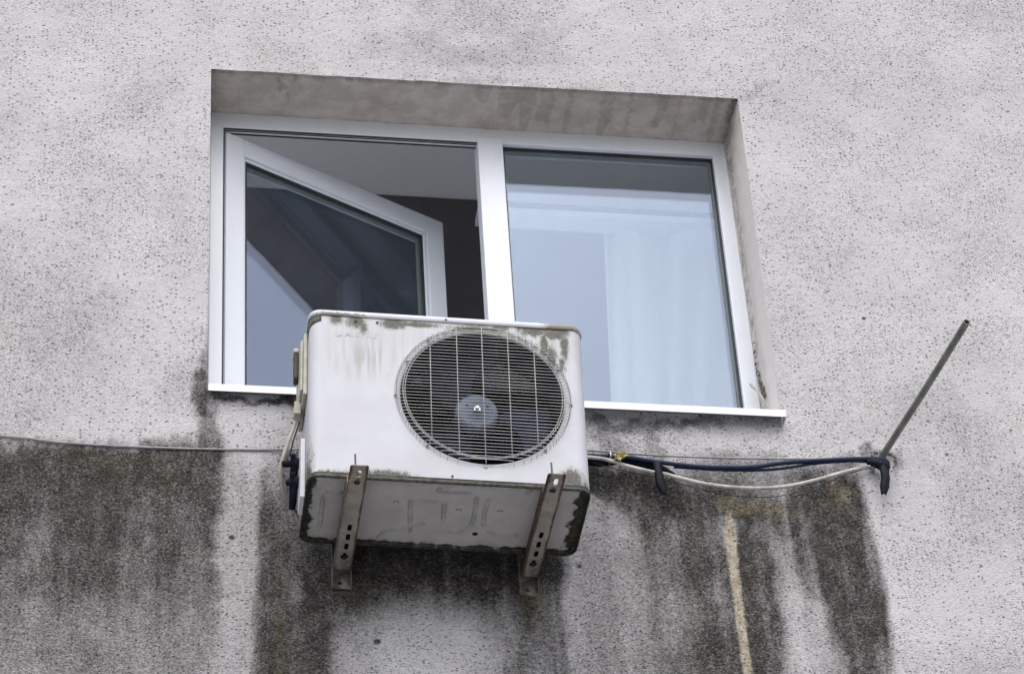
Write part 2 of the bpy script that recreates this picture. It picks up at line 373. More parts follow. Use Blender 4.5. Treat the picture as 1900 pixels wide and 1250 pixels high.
M = dict(
    stucco=m_stucco(), plaster=m_plaster(), upvc=m_upvc(), glass=m_glass(), casing=m_casing(), cover=m_cover(), pan=m_basepan(),
    sill=m_upvc((.74, .76, .81)), gasket=m_plain('black_rubber_gasket', (.03, .032, .036), .6),
    spacer=m_plain('aluminium_spacer', (.20, .22, .22), .45, var=.1), dark=m_plain('near_black_metal', (.009, .011, .026), .7, bump=0, spec=.15),  # dark: one even near-black; behind the bracket slots it paints shade
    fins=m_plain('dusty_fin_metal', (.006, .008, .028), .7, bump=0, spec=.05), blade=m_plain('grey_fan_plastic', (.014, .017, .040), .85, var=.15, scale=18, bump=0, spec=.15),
    hub=m_plain('grey_hub_plastic', (.11, .14, .21), .5, var=.2, scale=30), zinc=m_plain('bright_zinc', (.55, .55, .56), .35, 1, .2),
    wire=m_plain('dirty_galvanised_wire', (.50, .50, .50), .5, 0.0, .25, 12, bump=0), screw=m_plain('weathered_screw', (.10, .10, .11), .45, .4),
    beige=m_plain('aged_beige_plastic', (.50, .49, .42), .5, var=.25, scale=25), bluepipe=m_plain('dark_blue_black_tube', (.010, .023, .062), .5, var=.3, spec=.25),
    foam=m_plain('black_foam_insulation', (.005, .008, .014), .9, spec=.15, var=.4, scale=60, bump=.0012), tape=m_plain('black_tape', (.006, .010, .018), .6, spec=.2, var=.4, scale=30, bump=.001),
    wcable=m_plain('dirty_white_cable', (.60, .59, .55), .5, var=.45, scale=22), gcable=m_plain('grey_thin_cable', (.36, .36, .36), .6, var=.3),
    pole=m_plain('dull_grey_tube', (.24, .245, .225), .45, .35, .35, 18), yellow=m_plain('pale_yellow_scrap', (.58, .54, .22), .7, var=.3, scale=80),
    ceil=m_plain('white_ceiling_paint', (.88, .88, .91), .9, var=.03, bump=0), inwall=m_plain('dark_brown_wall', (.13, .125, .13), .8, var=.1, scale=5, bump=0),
    lightwall=m_plain('pale_interior_paint', (.84, .84, .86), .9, var=.05, bump=0), floor=m_plain('light_tiled_floor', (.86, .85, .84), .5, var=.04, scale=6),
    asphalt=m_plain('pale_paving', (.27, .265, .262), .9, var=.3, scale=3), roof=m_plain('grey_roofing', (.2, .2, .2), .9), sealant=m_plain('aged_sealant', (.50, .48, .43), .7, var=.3, scale=60),
    crack=m_plain('crumbled_mortar', (.26, .235, .20), .95, var=.6, scale=160, bump=.003), rail=m_plain('grey_rail', (.42, .43, .48), .5, var=.1),
)
# ------------------------------------------------------------------ ground
gb = bmesh.new(); n_ = 40
for (x0, x1, y0, y1) in ((-90, 90, -120, 60),):
    vs = [gb.verts.new(p) for p in ((x0, y0, -7.5), (x1, y0, -7.5), (x1, y1, -7.5), (x0, y1, -7.5))]; gb.faces.new(vs)
tag(build('ground', gb, M['asphalt']), kind='structure')

# ------------------------------------------------------------------ building
OW, H0, H1 = 1.762, 1.346, 1.357        # opening width, head height at its left and right
bld = empty('apartment_building', (0, 0, -7.5))
tag(bld, 'apartment building with a stained pale grey roughcast wall around one wide window', 'building')
bm_ = lambda: bmesh.new()
def child(o): o.matrix_parent_inverse = Matrix.Translation((0, 0, 7.5)); return o
def wchild(o): o.matrix_parent_inverse = Matrix.Identity(4); return o
LCUT = .215
def grid_coords(a, b, step, fixed):
    pts = sorted(set([a, b]+fixed)); out = []
    for p, q in zip(pts[:-1], pts[1:]):
        k = max(1, int(round((q-p)/step))); out += [p+(q-p)*i/k for i in range(k)]
    return out+[pts[-1]]
xs = np.array([-7., -5.4, -3.4, -2.4, -1.3]+grid_coords(-1.2, 3.3, .0055, [0, OW])+[3.8, 4.6, 6, 8, 10])
zs = np.array([-7.5, -6, -4.5, -3.2, -2.3]+grid_coords(-1.45, 2.35, .0055, [-.72, 0.0, H0, 1.95])+[2.8, 3.5, 4.5, 6.0])
XX, ZZ = np.meshgrid(xs, zs, indexing='ij')
inx = (XX >= -1e-6) & (XX <= OW+1e-6)
# real relief
DOOR = (XX < -1.29)
near = (XX > -1.25) & (XX < 3.35) & (ZZ > -1.5) & (ZZ < 2.4)
relief = (fbm(XX*60, ZZ*66, 5, 3)-.5)*.0016+(fbm(XX*6, ZZ*6, 11, 4)-.5)*.008+(fbm(XX*1.1, ZZ*1.1, 21, 2)-.5)*.014
relief = np.where(near, relief, 0)
onedge = (((np.abs(XX) < 1e-6) | (np.abs(XX-OW) < 1e-6)) & (ZZ > -1e-6) & (ZZ < H0+1e-6)) | (((np.abs(ZZ-H0) < 1e-6) | (np.abs(ZZ) < 1e-6)) & inx)
YY = np.where(onedge, np.abs(relief)*.2, relief-.0)
# head line slopes a touch and is not ruler straight
headk = np.clip(1-np.abs(ZZ-H0)/.25, 0, 1)*np.clip(XX/OW, 0, 1)*np.clip((2.2-XX)/.3, 0, 1)
def headwave(x): return (H1-H0)*np.clip(x/OW, 0, 1)+(fbm(x*14, x*0+3.3, 31, 4)-.5)*.006
ZW = ZZ+np.clip(1-np.abs(ZZ-H0)/.25, 0, 1)*np.where((XX > -.2) & (XX < OW+.25), (H1-H0)*np.clip(XX/OW, 0, 1), 0)*np.clip((OW+.25-XX)/.25, 0, 1)
edgew = np.clip(1-np.abs(ZZ-H0)/.02, 0, 1)*inx
ZW = ZW+edgew*(fbm(XX*14, XX*0+3.3, 31, 4)-.5)*.006
XW = XX.copy()
# rounded upper right corner of the opening
# ------------- stains laid out on the wall, plus the unit's painted shadow
PX, PY = proj_np(XX, YY*0, ZZ)
wx = (fbm(XX*9, ZZ*5, 41, 4)-.5)*34+(fbm(XX*40, ZZ*16, 43, 3)-.5)*16
wy = (fbm(XX*7, ZZ*7, 51, 4)-.5)*60+(fbm(XX*30, ZZ*30, 53, 3)-.5)*26
QX, QY = PX+wx, PY+wy
def stroke(x0, y0, x1, y1, w0, w1, s0, s1=None, soft=.6):
    """soft-edged stroke from (x0,y0) to (x1,y1); half widths w0..w1; strength s0..s1"""
    if s1 is None: s1 = s0
    dx, dy = x1-x0, y1-y0; L2 = dx*dx+dy*dy
    t = ((QX-x0)*dx+(QY-y0)*dy)/L2; tc_ = np.clip(t, 0, 1)
    d = np.hypot(QX-(x0+dx*tc_), QY-(y0+dy*tc_)); w_ = w0+(w1-w0)*tc_
    return (1-sst(1-soft, 1+soft*.6, d/w_))*(s0+(s1-s0)*tc_)
def boxm(x0, x1, y0, y1, sx, sy0, sy1):
    return sst(x0-sx, x0+sx, QX)*(1-sst(x1-sx, x1+sx, QX))*sst(y0-sy0, y0+sy0, QY)*(1-sst(y1-sy1, y1+sy1, QY))
G = np.zeros_like(XX)
def add(v):
    global G
    G = G+v*(1-np.clip(G, 0, 1))
# far left block: hard top and right edge, fading downwards
fade = np.interp(QY, [800, 830, 870, 960, 1040, 1130, 1230, 1400], [0, .85, .96, .80, .66, .50, .30, .18])
fe = (fbm(XX*70, ZZ*6, 45, 3)-.5)*38+(fbm(XX*12, ZZ*3, 46, 3)-.5)*26
add(sst(806, 846, PY+fe+PX*.018)*(1-sst(388, 428, PX+wx*.3+(fbm(ZZ*30, XX*8, 47, 3)-.5)*24))*fade)
add(stroke(-50, 872, 380, 890, 42, 36, .6, .6))
add(stroke(-50, 900, 150, 905, 60, 50, .35, .25))
add(stroke(250, 860, 400, 900, 30, 60, .3, .3))
add(stroke(100, 1050, 330, 1060, 80, 70, .22, .22)); add(stroke(0, 990, 0, 1100, 60, 60, .15))
# run from the left end of the sill
add(stroke(368, 690, 368, 760, 14, 16, .68, .55)); add(stroke(376, 750, 385, 850, 22, 30, .42, .5))
add(stroke(395, 735, 560, 742, 9, 10, .55, .6)); add(stroke(380, 600, 372, 690, 8, 14, .15, .35))
# left of and below the unit
edge = sst(462, 492, PX+wx*.5-(PY-900)*-.03)
lowband = edge*(1-sst(595, 640, PX+wx*.5))*sst(840, 930, QY)
add(lowband*np.interp(QY, [850, 950, 1100, 1300], [.35, .72, .86, .84]))
add(stroke(505, 930, 500, 1300, 26, 26, .35, .42)); add(stroke(575, 1130, 590, 1300, 28, 30, .35, .5))
add(stroke(530, 860, 540, 960, 20, 26, .45))
add(boxm(590, 1040, 960, 1092, 30, 20, 34)*.93)  # grime band that also paints in the unit's cast shadow
add(boxm(610, 990, 1040, 1150, 40, 30, 50)*.45)  # softer lower fringe of that grime and painted shadow
add(stroke(640, 1120, 690, 1150, 40, 50, .22)); add(stroke(850, 1120, 940, 1160, 50, 40, .25))
add(stroke(985, 1100, 975, 1300, 34, 26, .55, .38)); add(stroke(1025, 1110, 1030, 1300, 24, 34, .45, .55)); add(stroke(945, 1180, 945, 1300, 18, 20, .3, .3))
# under the right sill
add(boxm(1090, 1440, 768, 792, 30, 6, 14)*.5); add(stroke(1100, 800, 1200, 870, 22, 30, .25, .3)); add(stroke(1200, 800, 1225, 850, 9, 14, .3, .35))
# band below the cables
add(stroke(1095, 886, 1230, 908, 30, 34, .85, .75)); add(stroke(1230, 915, 1330, 935, 30, 40, .65, .6))
add(stroke(1120, 900, 1215, 960, 30, 30, .45, .3)); add(stroke(1150, 960, 1180, 1040, 45, 30, .25, .12))
add(stroke(1300, 880, 1560, 880, 36, 34, .42, .36)); add(stroke(1330, 935, 1560, 945, 34, 30, .46, .5))
add(stroke(1245, 930, 1300, 1300, 60, 66, .45, .48)); add(stroke(1310, 960, 1345, 1300, 40, 46, .52, .68))
add(stroke(1410, 950, 1410, 1060, 50, 42, .5, .5)); add(stroke(1400, 1040, 1425, 1300, 44, 38, .66, .80)); add(stroke(1440, 950, 1450, 1080, 40, 26, .35, .25))
add(stroke(1500, 930, 1545, 1060, 56, 58, .65, .75)); add(stroke(1565, 950, 1595, 1160, 58, 58, .86, .84)); add(stroke(1530, 1000, 1560, 1090, 46, 46, .4, .4)); add(stroke(1592, 1120, 1615, 1300, 56, 52, .74, .55)); add(stroke(1470, 960, 1475, 1080, 22, 12, .3, .12))
add(np.interp(PY, [780, 900, 1000, 1250], [0, .06, .10, .12])*(1-sst(1560, 1700, PX))*(.6+.8*fbm(XX*5, ZZ*2.2, 65, 4)))
add(sst(1030, 1120, PX)*(1-sst(1600, 1640, PX))*sst(860, 960, PY)*.16)
st_ = fbm(XX*30, ZZ*1.5, 66, 4)-.5; pt_ = fbm(XX*13, ZZ*7, 67, 5)-.5
lf_ = 1-.45*(PX < 440)
G = np.clip(G*(1+lf_*(1.0*st_*sst(800, 900, PY)+.9*pt_)), 0, 1)
# crisp right border of that last stain
brd = 1-sst(-10, 12, PX+wx*.3-np.interp(PY, [880, 930, 1000, 1100, 1250], [1590, 1607, 1628, 1645, 1660]))
G = G*np.where((PX > 1480) & (PY > 860), brd+.04*(1-brd), 1)
add(stroke(1605, 845, 1660, 850, 14, 20, .40, .3))
# light run inside the dark stain
lx = np.interp(PY, [945, 1000, 1100, 1250, 1400], [1352, 1357, 1370, 1388, 1405]); lw_ = np.interp(PY, [935, 985, 1100, 1250, 1400], [4, 11, 9.5, 8.5, 8.5])*(.8+.5*fbm(ZZ*26, ZZ*0+.4, 68, 3))
lr = (1-sst(.55, 1.15, np.abs(PX+wx*.10-lx)/lw_))*sst(935, 965, PY)
G = G*(1-.93*lr)
add((1-sst(.7, 2.0, np.abs(PX-lx)/(lw_*1.4)))*sst(990, 1040, PY)*(1-lr)*.45)
# general weathering, a bit more on the left and lower right, clean halo close to the window
add(np.clip((fbm(XX*2.6, ZZ*3.2, 61, 5)-.5)*.35, 0, .1))
add(boxm(-200, 240, 420, 820, 80, 120, 60)*.08); add(stroke(700, 90, 900, 110, 40, 30, .08)); add(stroke(1250, 110, 1420, 150, 40, 30, .05)); add(stroke(760, 125, 1000, 150, 16, 16, .12)); add(stroke(1050, 160, 1400, 178, 14, 14, .1))
add(stroke(1700, 780, 1900, 950, 80, 120, .10)); add(stroke(1760, 720, 1780, 800, 20, 24, .05)); add(boxm(1060, 1240, 1000, 1400, 60, 60, 60)*.14)
add(boxm(-300, 2300, 1180, 1600, 100, 60, 60)*.08)
halo = np.maximum.reduce([(1-sst(0, 34, np.abs(PX-372)))*(PY > 90)*(PY < 640), (1-sst(0, 26, np.abs(PY-np.interp(PX, [388, 1368], [108, 163]))))*(PX > 370)*(PX < 1400), (1-sst(0, 40, np.abs(PX-np.interp(PY, [183, 760], [1400, 1478]))))*(PY > 190)*(PY < 700)])
G = G*(1-.75*halo)
# light gaps
G = G*(1-.45*(1-sst(12, 46, np.abs(PX-1486-(PY-1100)*.10)))*sst(1090, 1180, PY))
G = G*(1-.9*(1-sst(40, 170, np.abs(PX-790)))*sst(1085, 1180, PY))
G = np.maximum(G*(1-.5*(1-sst(10, 50, np.abs(PX-445)))*sst(820, 880, PY)), .20*sst(830, 960, PY)*(1-sst(470, 520, PX)))
for cx_, cy_, r_ in ((430, 996, 7), (1603, 590, 5), (1757, 842, 4), (1075, 1050, 6), (700, 1190, 8)):
    add((1-sst(.6, 1.1, np.hypot(PX-cx_, (PY-cy_)*1.5)/r_))*1.0)
G = 1-(1-np.clip(G, 0, 1))**1.7
MO = .8*np.clip(stroke(985, 1108, 985, 1150, 26, 24, .95, .5)+stroke(515, 1050, 517, 1300, 9, 10, .5, .75)+stroke(1380, 925, 1480, 930, 26, 18, .45, .35)+stroke(1275, 1080, 1300, 1200, 16, 14, .45, .35)+stroke(640, 1095, 660, 1100, 20, 20, .5)+stroke(1330, 950, 1560, 940, 14, 14, .3, .3)+stroke(100, 850, 330, 880, 30, 30, .25), 0, 1)
WA = .85*np.clip(lr*np.interp(PY, [940, 1000, 1150, 1250], [1., .95, .9, .85])+stroke(1340, 930, 1460, 930, 16, 10, .35, .3)+stroke(1540, 905, 1570, 930, 12, 12, .35), 0, 1)
# faces
nx, nz = XX.shape
I = np.arange(nx*nz).reshape(nx, nz)
fx_ = (xs[:-1]+xs[1:])/2; fz_ = (zs[:-1]+zs[1:])/2
hole = ((fx_[:, None] > 0) & (fx_[:, None] < OW)) & ((fz_[None, :] > 0) & (fz_[None, :] < H0)) | ((fx_[:, None] > -5.4) & (fx_[:, None] < -1.3)) & ((fz_[None, :] > -.72) & (fz_[None, :] < 1.95))
q = np.stack([I[:-1, :-1], I[1:, :-1], I[1:, 1:], I[:-1, 1:]], -1)[~hole]
def np_mesh(name, co, quads, cols, smooth=True):
    me = bpy.data.meshes.new(name)
    used = np.unique(quads); remap = np.full(len(co), -1); remap[used] = np.arange(len(used))
    co = co[used]; quads = remap[quads]; cols = cols[used]
    me.vertices.add(len(co)); me.vertices.foreach_set('co', co.astype(np.float32).ravel())
    me.loops.add(quads.size); me.loops.foreach_set('vertex_index', quads.astype(np.int32).ravel())
    me.polygons.add(len(quads)); me.polygons.foreach_set('loop_start', np.arange(0, quads.size, 4, dtype=np.int32)); me.polygons.foreach_set('loop_total', np.full(len(quads), 4, dtype=np.int32))
    if smooth: me.polygons.foreach_set('use_smooth', np.ones(len(quads), dtype=bool))
    a = me.attributes.new('stain', 'FLOAT_COLOR', 'POINT'); a.data.foreach_set('color', cols.astype(np.float32).ravel())
    me.update(calc_edges=True); me.validate(); return me
co = np.stack([XW, YY, ZW], -1).reshape(-1, 3)
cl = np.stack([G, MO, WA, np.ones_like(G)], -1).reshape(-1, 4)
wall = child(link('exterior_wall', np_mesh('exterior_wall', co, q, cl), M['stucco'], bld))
# reveal: soffit and two jambs, ending at the frame
def reveal(name, fn, nu, nv, stain):
    u = np.linspace(0, 1, nu); v = np.linspace(0, 1, nv); U, W_ = np.meshgrid(u, v, indexing='ij')
    co_ = fn(U, W_); idx = np.arange(nu*nv).reshape(nu, nv)
    qq = np.stack([idx[:-1, :-1], idx[1:, :-1], idx[1:, 1:], idx[:-1, 1:]], -1).reshape(-1, 4)
    return child(link(name, np_mesh(name, co_.reshape(-1, 3), qq, stain(U, W_).reshape(-1, 4)), M['plaster'], bld))
YF = .232
def f_soffit(U, W_):
    x = U*OW; z = headwave(x)+H0
    zz = z+W_*(.012-.018*U)+(fbm(x*20, W_*5, 71, 3)-.5)*.003*np.sin(np.pi*W_)
    return np.stack([x, W_*YF+.0006, zz-.0004*W_], -1)
def s_soffit(U, W_):
    x = U*OW; d = W_*YF
    ln = vnoise(x*34, x*0+.5, 81)*.30*sst(.35, .62, vnoise(x*5+.3, x*0+.5, 82)*.6+sst(.8, 1.2, x)*.5)*(.35+.65*sst(.9, 1.15, x))+.012+.02*fbm(x*40, x*0, 83, 3)
    xw = x+(fbm(d*60, x*8, 84, 3)-.5)*.03
    col_n = vnoise(xw*44, xw*0+.2, 85); body = sst(.52, .60, col_n)*(1-sst(-.004, .006, d-ln*1.15))
    lip = 1-sst(.006, .016, d-.012*fbm(x*30, x*0+2, 86, 3))
    g = np.clip(body*.26+lip*.30+(1-sst(.0, .035, x))*.6*fbm(x*50, d*40, 87)+(sst(OW-.05, OW, x))*.6, 0, 1)
    g = np.maximum(g, .5*(1-sst(.02, .05, np.abs(x-.24-.04*fbm(d*30, x*0, 3))))*(1-sst(.1, .17, d))*sst(.4, .6, fbm(x*60, d*14, 88)))
    jt = sst(YF-.022, YF-.012, d+.012*(fbm(x*35, d*10, 89)-.5))
    return np.stack([g, jt*sst(.42, .55, fbm(x*22, d*30, 90)), x*0, x*0+1], -1)
reveal('reveal_soffit', f_soffit, 520, 64, s_soffit)
def f_jr(U, W_):
    z = U*(H1+.0)-.0; y = W_*YF
    x = OW-(.012*U*W_)+(fbm(z*16, y*16, 91, 3)-.5)*.005*np.sin(np.pi*np.clip(W_, 0, 1))+W_*.004
    return np.stack([x, y+.0006, z], -1)
def s_jr(U, W_):
    z = U*H1; y = W_*YF
    e = y+.03*(fbm(z*14, y*10, 92)-.5)
    moss = sst(.135, .16, e)*(1-sst(.19, .215, e))*sst(.40, .52, fbm(z*45, y*45, 93))*1.1+sst(YF-.05, YF-.02, e)*sst(.45, .6, fbm(z*25, y*60, 94))*.7
    top = sst(H1-.16, H1, z)*.75*sst(.35, .6, fbm(z*30, y*30, 95)); tg = sst(.3, .0, U)*0
    white = sst(.30, .0, y)*.62*(1-sst(H1-.3, H1-.05, z))+.18-.42*sst(.085, .13, e)*fbm(z*9, y*20, 97)
    return np.stack([np.clip(top, 0, 1), np.clip(moss, 0, 1), np.clip(white+.25, 0, 1), z*0+1], -1)
reveal('reveal_jamb', f_jr, 360, 60, s_jr)
def f_jl(U, W_):
    z = U*H0; y = W_*YF
    return np.stack([0+W_*.012+(fbm(z*16, y*16, 96, 3)-.5)*.002*np.sin(np.pi*W_), y+.0006, z], -1)
reveal('reveal_jamb', f_jl, 200, 30, s_jr)
# inner face of the wall, room, roof and side walls
b = bm_(); WI = .36
for (x0, x1, z0, z1) in ((-6.98, -5.4, -7.48, 5.98), (-5.4, -1.3, 1.95, 5.98), (-5.4, -1.3, -7.48, -.72), (-1.3, -.02, -7.48, 5.98), (OW+.02, 9.98, -7.48, 5.98), (-.02, OW+.02, -7.48, -.055), (-.02, OW+.02, 1.44, 5.98)):
    box(b, x0, x1, .02, WI, z0, z1)
child(build('wall_core', b, M['lightwall'], bld))
CZ, RY = 2.0, 1.283
b = bm_(); box(b, -5.9, 3.2, WI+.002, 5.0, CZ, CZ+.2); child(build('room_ceiling', b, M['ceil'], bld))
b = bm_(); box(b, -.6, 2.6, .292, 1.05, -.052, -.012); child(build('bounce_board', b, M['ceil'], bld))  # unseen board added to bounce skylight up to the ceiling
b = bm_(); box(b, -5.9, 3.2, WI+.002, 5.0, -.95, -.8); child(build('room_floor', b, M['floor'], bld))
b = bm_(); box(b, -.2, 3.098, RY, RY+.30, .92, CZ-.004); child(build('added_dark_beam', b, M['inwall'], bld))  # added beam instead of a full partition, so bounce light reaches the ceiling
for x_ in (-6.05, 3.1): b = bm_(); box(b, x_, x_+.15, WI+.002, 5.0, -.798, CZ-.002); child(build('room_wall', b, M['lightwall'], bld))
b = bm_()
for (x0, x1, z0, z1) in ((-7, -5.5, -7.5, 6), (2.9, 10, -7.5, 6), (-5.5, 2.9, -7.5, -.5), (-5.5, 2.9, 2.3, 6)): box(b, x0, x1, 4.9, 5.05, z0, z1)
child(build('back_wall', b, M['lightwall'], bld))
b = bm_()
for (x0, x1, z0, z1) in ((-5.5, -5.43, -.5, 2.3), (2.83, 2.9, -.5, 2.3), (-2.7, -2.63, -.43, 2.23), (.0, .07, -.43, 2.23), (-5.43, 2.83, -.5, -.43), (-5.43, 2.83, 2.23, 2.3)): box(b, x0, x1, 4.92, 4.98, z0, z1)
bw = child(build('added_back_window', b, M['upvc'], bld))  # unseen rear window added so skylight enters the room from behind
b = bm_(); box(b, -7, 10, -.0, 5.05, 6.002, 6.3); child(build('roof', b, M['roof'], bld))
for x_ in (-7.302, 10.002): b = bm_(); box(b, x_, x_+.3, .0, 5.05, -7.5, 6.3); child(build('side_wall', b, M['lightwall'], bld))

# ------------------------------------------------------------------ window (part of the building)
YO, YB = .215, .285                     # outer and inner face of the frame
FL, FR, FT, FB = .013, 1.764, 1.358, .0
def frame_piece(bm, x0, x1, z0, z1, y0=YO, y1=YB): box(bm, x0, x1, y0, y1, z0, z1)
b = bm_()
IT = 1.291
frame_piece(b, FL, .056, FB, IT); frame_piece(b, 1.712, FR, FB, IT); box(b, FL, FR, YO, YO+.031, IT, FT); box(b, FL, FR, YO+.0315, YB, 1.334, FT); frame_piece(b, .056, 1.712, FB, .06)
# set-back rebate behind the outer lip
box(b, .056, .062, YO+.030, YB, .06, IT); box(b, .991, 1.712, YO+.0315, YB, IT, 1.3335)
win = child(build('window', b, M['upvc'], bld, bevel=.0035, seg=2)); tag(win, 'white plastic two-light window frame, left light open inwards')
b = bm_(); box(b, .905, .991, YO-.004, YB, .0, IT+.022); wchild(build('mullion', b, M['upvc'], win, bevel=.004))
# rubber lines along the open light's rebate
b = bm_(); box(b, .0575, .904, YO+.002, YO+.007, IT-.004, IT+.001); box(b, .0625, .904, YO+.013, YO+.0155, IT-.003, IT+.001); box(b, .0625, .904, YO+.026, YO+.0305, IT-.004, IT+.001)
box(b, .0563, .0600, YO+.001, YO+.008, .06, IT-.004)
wchild(build('gasket', b, M['gasket'], win))
# fixed light: beads, gasket, double pane
b = bm_(); x0, x1, z0, z1 = .991, 1.712, .06, IT
for (a_, b_, c_, d_) in ((x0, x0+.006, z0, z1), (x1-.006, x1, z0, z1), (x0+.006, x1-.006, z1-.006, z1), (x0+.006, x1-.006, z0, z0+.006)): box(b, a_, b_, YO+.018, YO+.024, c_, d_)
wchild(build('gasket', b, M['gasket'], win))
b = bm_()
for (a_, b_, c_, d_) in ((x0, x0+.012, z0, z1), (x1-.012, x1, z0, z1), (x0+.012, x1-.012, z1-.012, z1), (x0+.012, x1-.012, z0, z0+.012)): box(b, a_, b_, YO+.0285, YO+.044, c_, d_)
wchild(build('spacer', b, M['spacer'], win))
def panes(x0, x1, z0, z1, y, parent):
    b = bm_(); box(b, x0, x1, y, y+.004, z0, z1); box(b, x0, x1, y+.020, y+.024, z0, z1)
    return build('glass_pane', b, M['glass'], parent)
wchild(panes(x0+.001, x1-.001, z0+.001, z1-.001, YO+.0243, win))
# unseen balcony doorway added further along the same wall to light the room
b = bm_()
for (a_, b_, c_, d_) in ((-5.4, -5.33, -.72, 1.95), (-1.37, -1.3, -.72, 1.95), (-3.385, -3.315, -.65, 1.88), (-5.33, -1.37, 1.88, 1.95), (-5.33, -1.37, -.72, -.65)): box(b, a_, b_, YO, YB, c_, d_)
bd = child(build('added_light_doorway', b, M['upvc'], bld, bevel=.0035)); 
b = bm_(); box(b, -5.6, -1.25, -1.5, -.006, -.93, -.76); child(build('bounce_slab', b, m_plain('pale_concrete', (.74, .73, .71), .9, var=.12, scale=6), bld))  # unseen slab added outside the doorway to reflect skylight onto the ceiling
# the open sash, hinged at the left
SH = Matrix.Translation((.0665, .2275, 0)) @ Matrix.Rotation(math.radians(27.0), 4, 'Z')
SW, SZ0, SZ1, SD = .868, .045, 1.284, .066
b = bm_(); st, rl = .070, .075
for (a_, b_, c_, d_) in ((0, st, SZ0, SZ1), (SW-st, SW, SZ0, SZ1), (st, SW-st, SZ1-rl, SZ1), (st, SW-st, SZ0, SZ0+rl)): box(b, a_, b_, 0, SD, c_, d_)
# stepped glazing edge
for (a_, b_, c_, d_) in ((st, st+.010, SZ0+rl, SZ1-rl), (SW-st-.010, SW-st, SZ0+rl, SZ1-rl), (st+.010, SW-st-.010, SZ1-rl-.010, SZ1-rl), (st+.010, SW-st-.010, SZ0+rl, SZ0+rl+.010)): box(b, a_, b_, .010, SD-.006, c_, d_)
for v in b.verts: v.co = SH @ v.co
wchild(build('sash', b, M['upvc'], win, bevel=.0035)).__setitem__('label', 'left casement sash swung open into the room')
b = bm_(); q0, q1, q2, q3 = st+.010, SW-st-.010, SZ0+rl+.010, SZ1-rl-.010
for (a_, b_, c_, d_) in ((q0, q0+.007, q2, q3), (q1-.007, q1, q2, q3), (q0+.007, q1-.007, q3-.007, q3), (q0+.007, q1-.007, q2, q2+.007)): box(b, a_, b_, .014, .0215, c_, d_)
# outer contact seal running round the sash face
for v in b.verts: v.co = SH @ v.co
wchild(build('gasket', b, M['gasket'], win))
b = bm_()
for (a_, b_, c_, d_) in ((q0, q0+.012, q2, q3), (q1-.012, q1, q2, q3), (q0+.012, q1-.012, q3-.012, q3), (q0+.012, q1-.012, q2, q2+.012)): box(b, a_, b_, .0265, .0415, c_, d_)
for v in b.verts: v.co = SH @ v.co
wchild(build('spacer', b, M['spacer'], win))
b = bm_(); box(b, q0+.001, q1-.001, .022, .026, q2+.001, q3-.001); box(b, q0+.001, q1-.001, .042, .046, q2+.001, q3-.001)
for v in b.verts: v.co = SH @ v.co
wchild(build('glass_pane', b, M['glass'], win))
# handle on the room side
b = bm_(); box(b, SW-.05, SW-.025, SD+.001, SD+.012, .60, .68); box(b, SW-.046, SW-.029, SD+.03, SD+.045, .52, .65); box(b, SW-.046, SW-.029, SD+.012, SD+.03, .632, .65)
for v in b.verts: v.co = SH @ v.co
wchild(build('handle', b, M['upvc'], win, bevel=.003))
# folded metal sill
b = bm_(); t_ = .0016
prof = [(-.040, -.026), (-.040, .0005), (.0, .006), (YO+.004, .034)]
prof2 = [(-.0384, -.026), (-.0384, -.0012), (.0, .0042), (YO+.004, .0322)]
ext = [(-.001, 1.7655), (-.001, 1.7655), (-.001, 1.7655), (.014, 1.760)]
L_ = []
for k in (0, 1):
    L_.append([b.verts.new((ext[i][k], prof[i][0], prof[i][1])) for i in range(4)]+[b.verts.new((ext[i][k], prof2[i][0], prof2[i][1])) for i in (3, 2, 1, 0)])
for i in range(8): j = (i+1) % 8; b.faces.new((L_[0][i], L_[0][j], L_[1][j], L_[1][i]))
for L in L_:
    for a_ in ((0, 1, 6, 7), (1, 2, 5, 6), (2, 3, 4, 5)): b.faces.new([L[i] for i in a_])
box(b, 1.7655, 1.7675, -.041, .0, -.028, .006)
wchild(build('window_sill', b, M['sill'], win, bevel=.0006, seg=1))
# crumbling joint at the foot of the right jamb and a loose sealant strip
b = bm_(); rng = random.Random(3)
for k in range(150):
    z = .19+abs(rng.gauss(0, .085)); yy = .185+rng.uniform(-.012, .012)-max(0, .33-z)*.35; s_ = rng.uniform(.001, .0034)
    if z > .62: continue
    c_ = Vector((1.7585+rng.uniform(-.002, .001), yy, z)); m_ = Matrix.Translation(c_) @ Matrix.Rotation(rng.uniform(0, 3), 4, Vector((rng.random(), rng.random(), 1)))
    box(b, -s_, s_, -s_*.6, s_*.6, -s_, s_, m_)
tag(wchild(build('crumbled_joint', b, M['crack'], win)), kind='stuff')
b = bm_(); pa = V(1391, 712, .19); pb = V(1425, 756, .10)
P_ = spline([pa, pa.lerp(pb, .45)+Vector((.004, -.004, 0)), pb], 6)
tube(b, P_, [.0035+.002*math.sin(i) for i in range(len(P_))], 6, flat=.45); wchild(build('sealant_strip', b, M['sealant'], win))

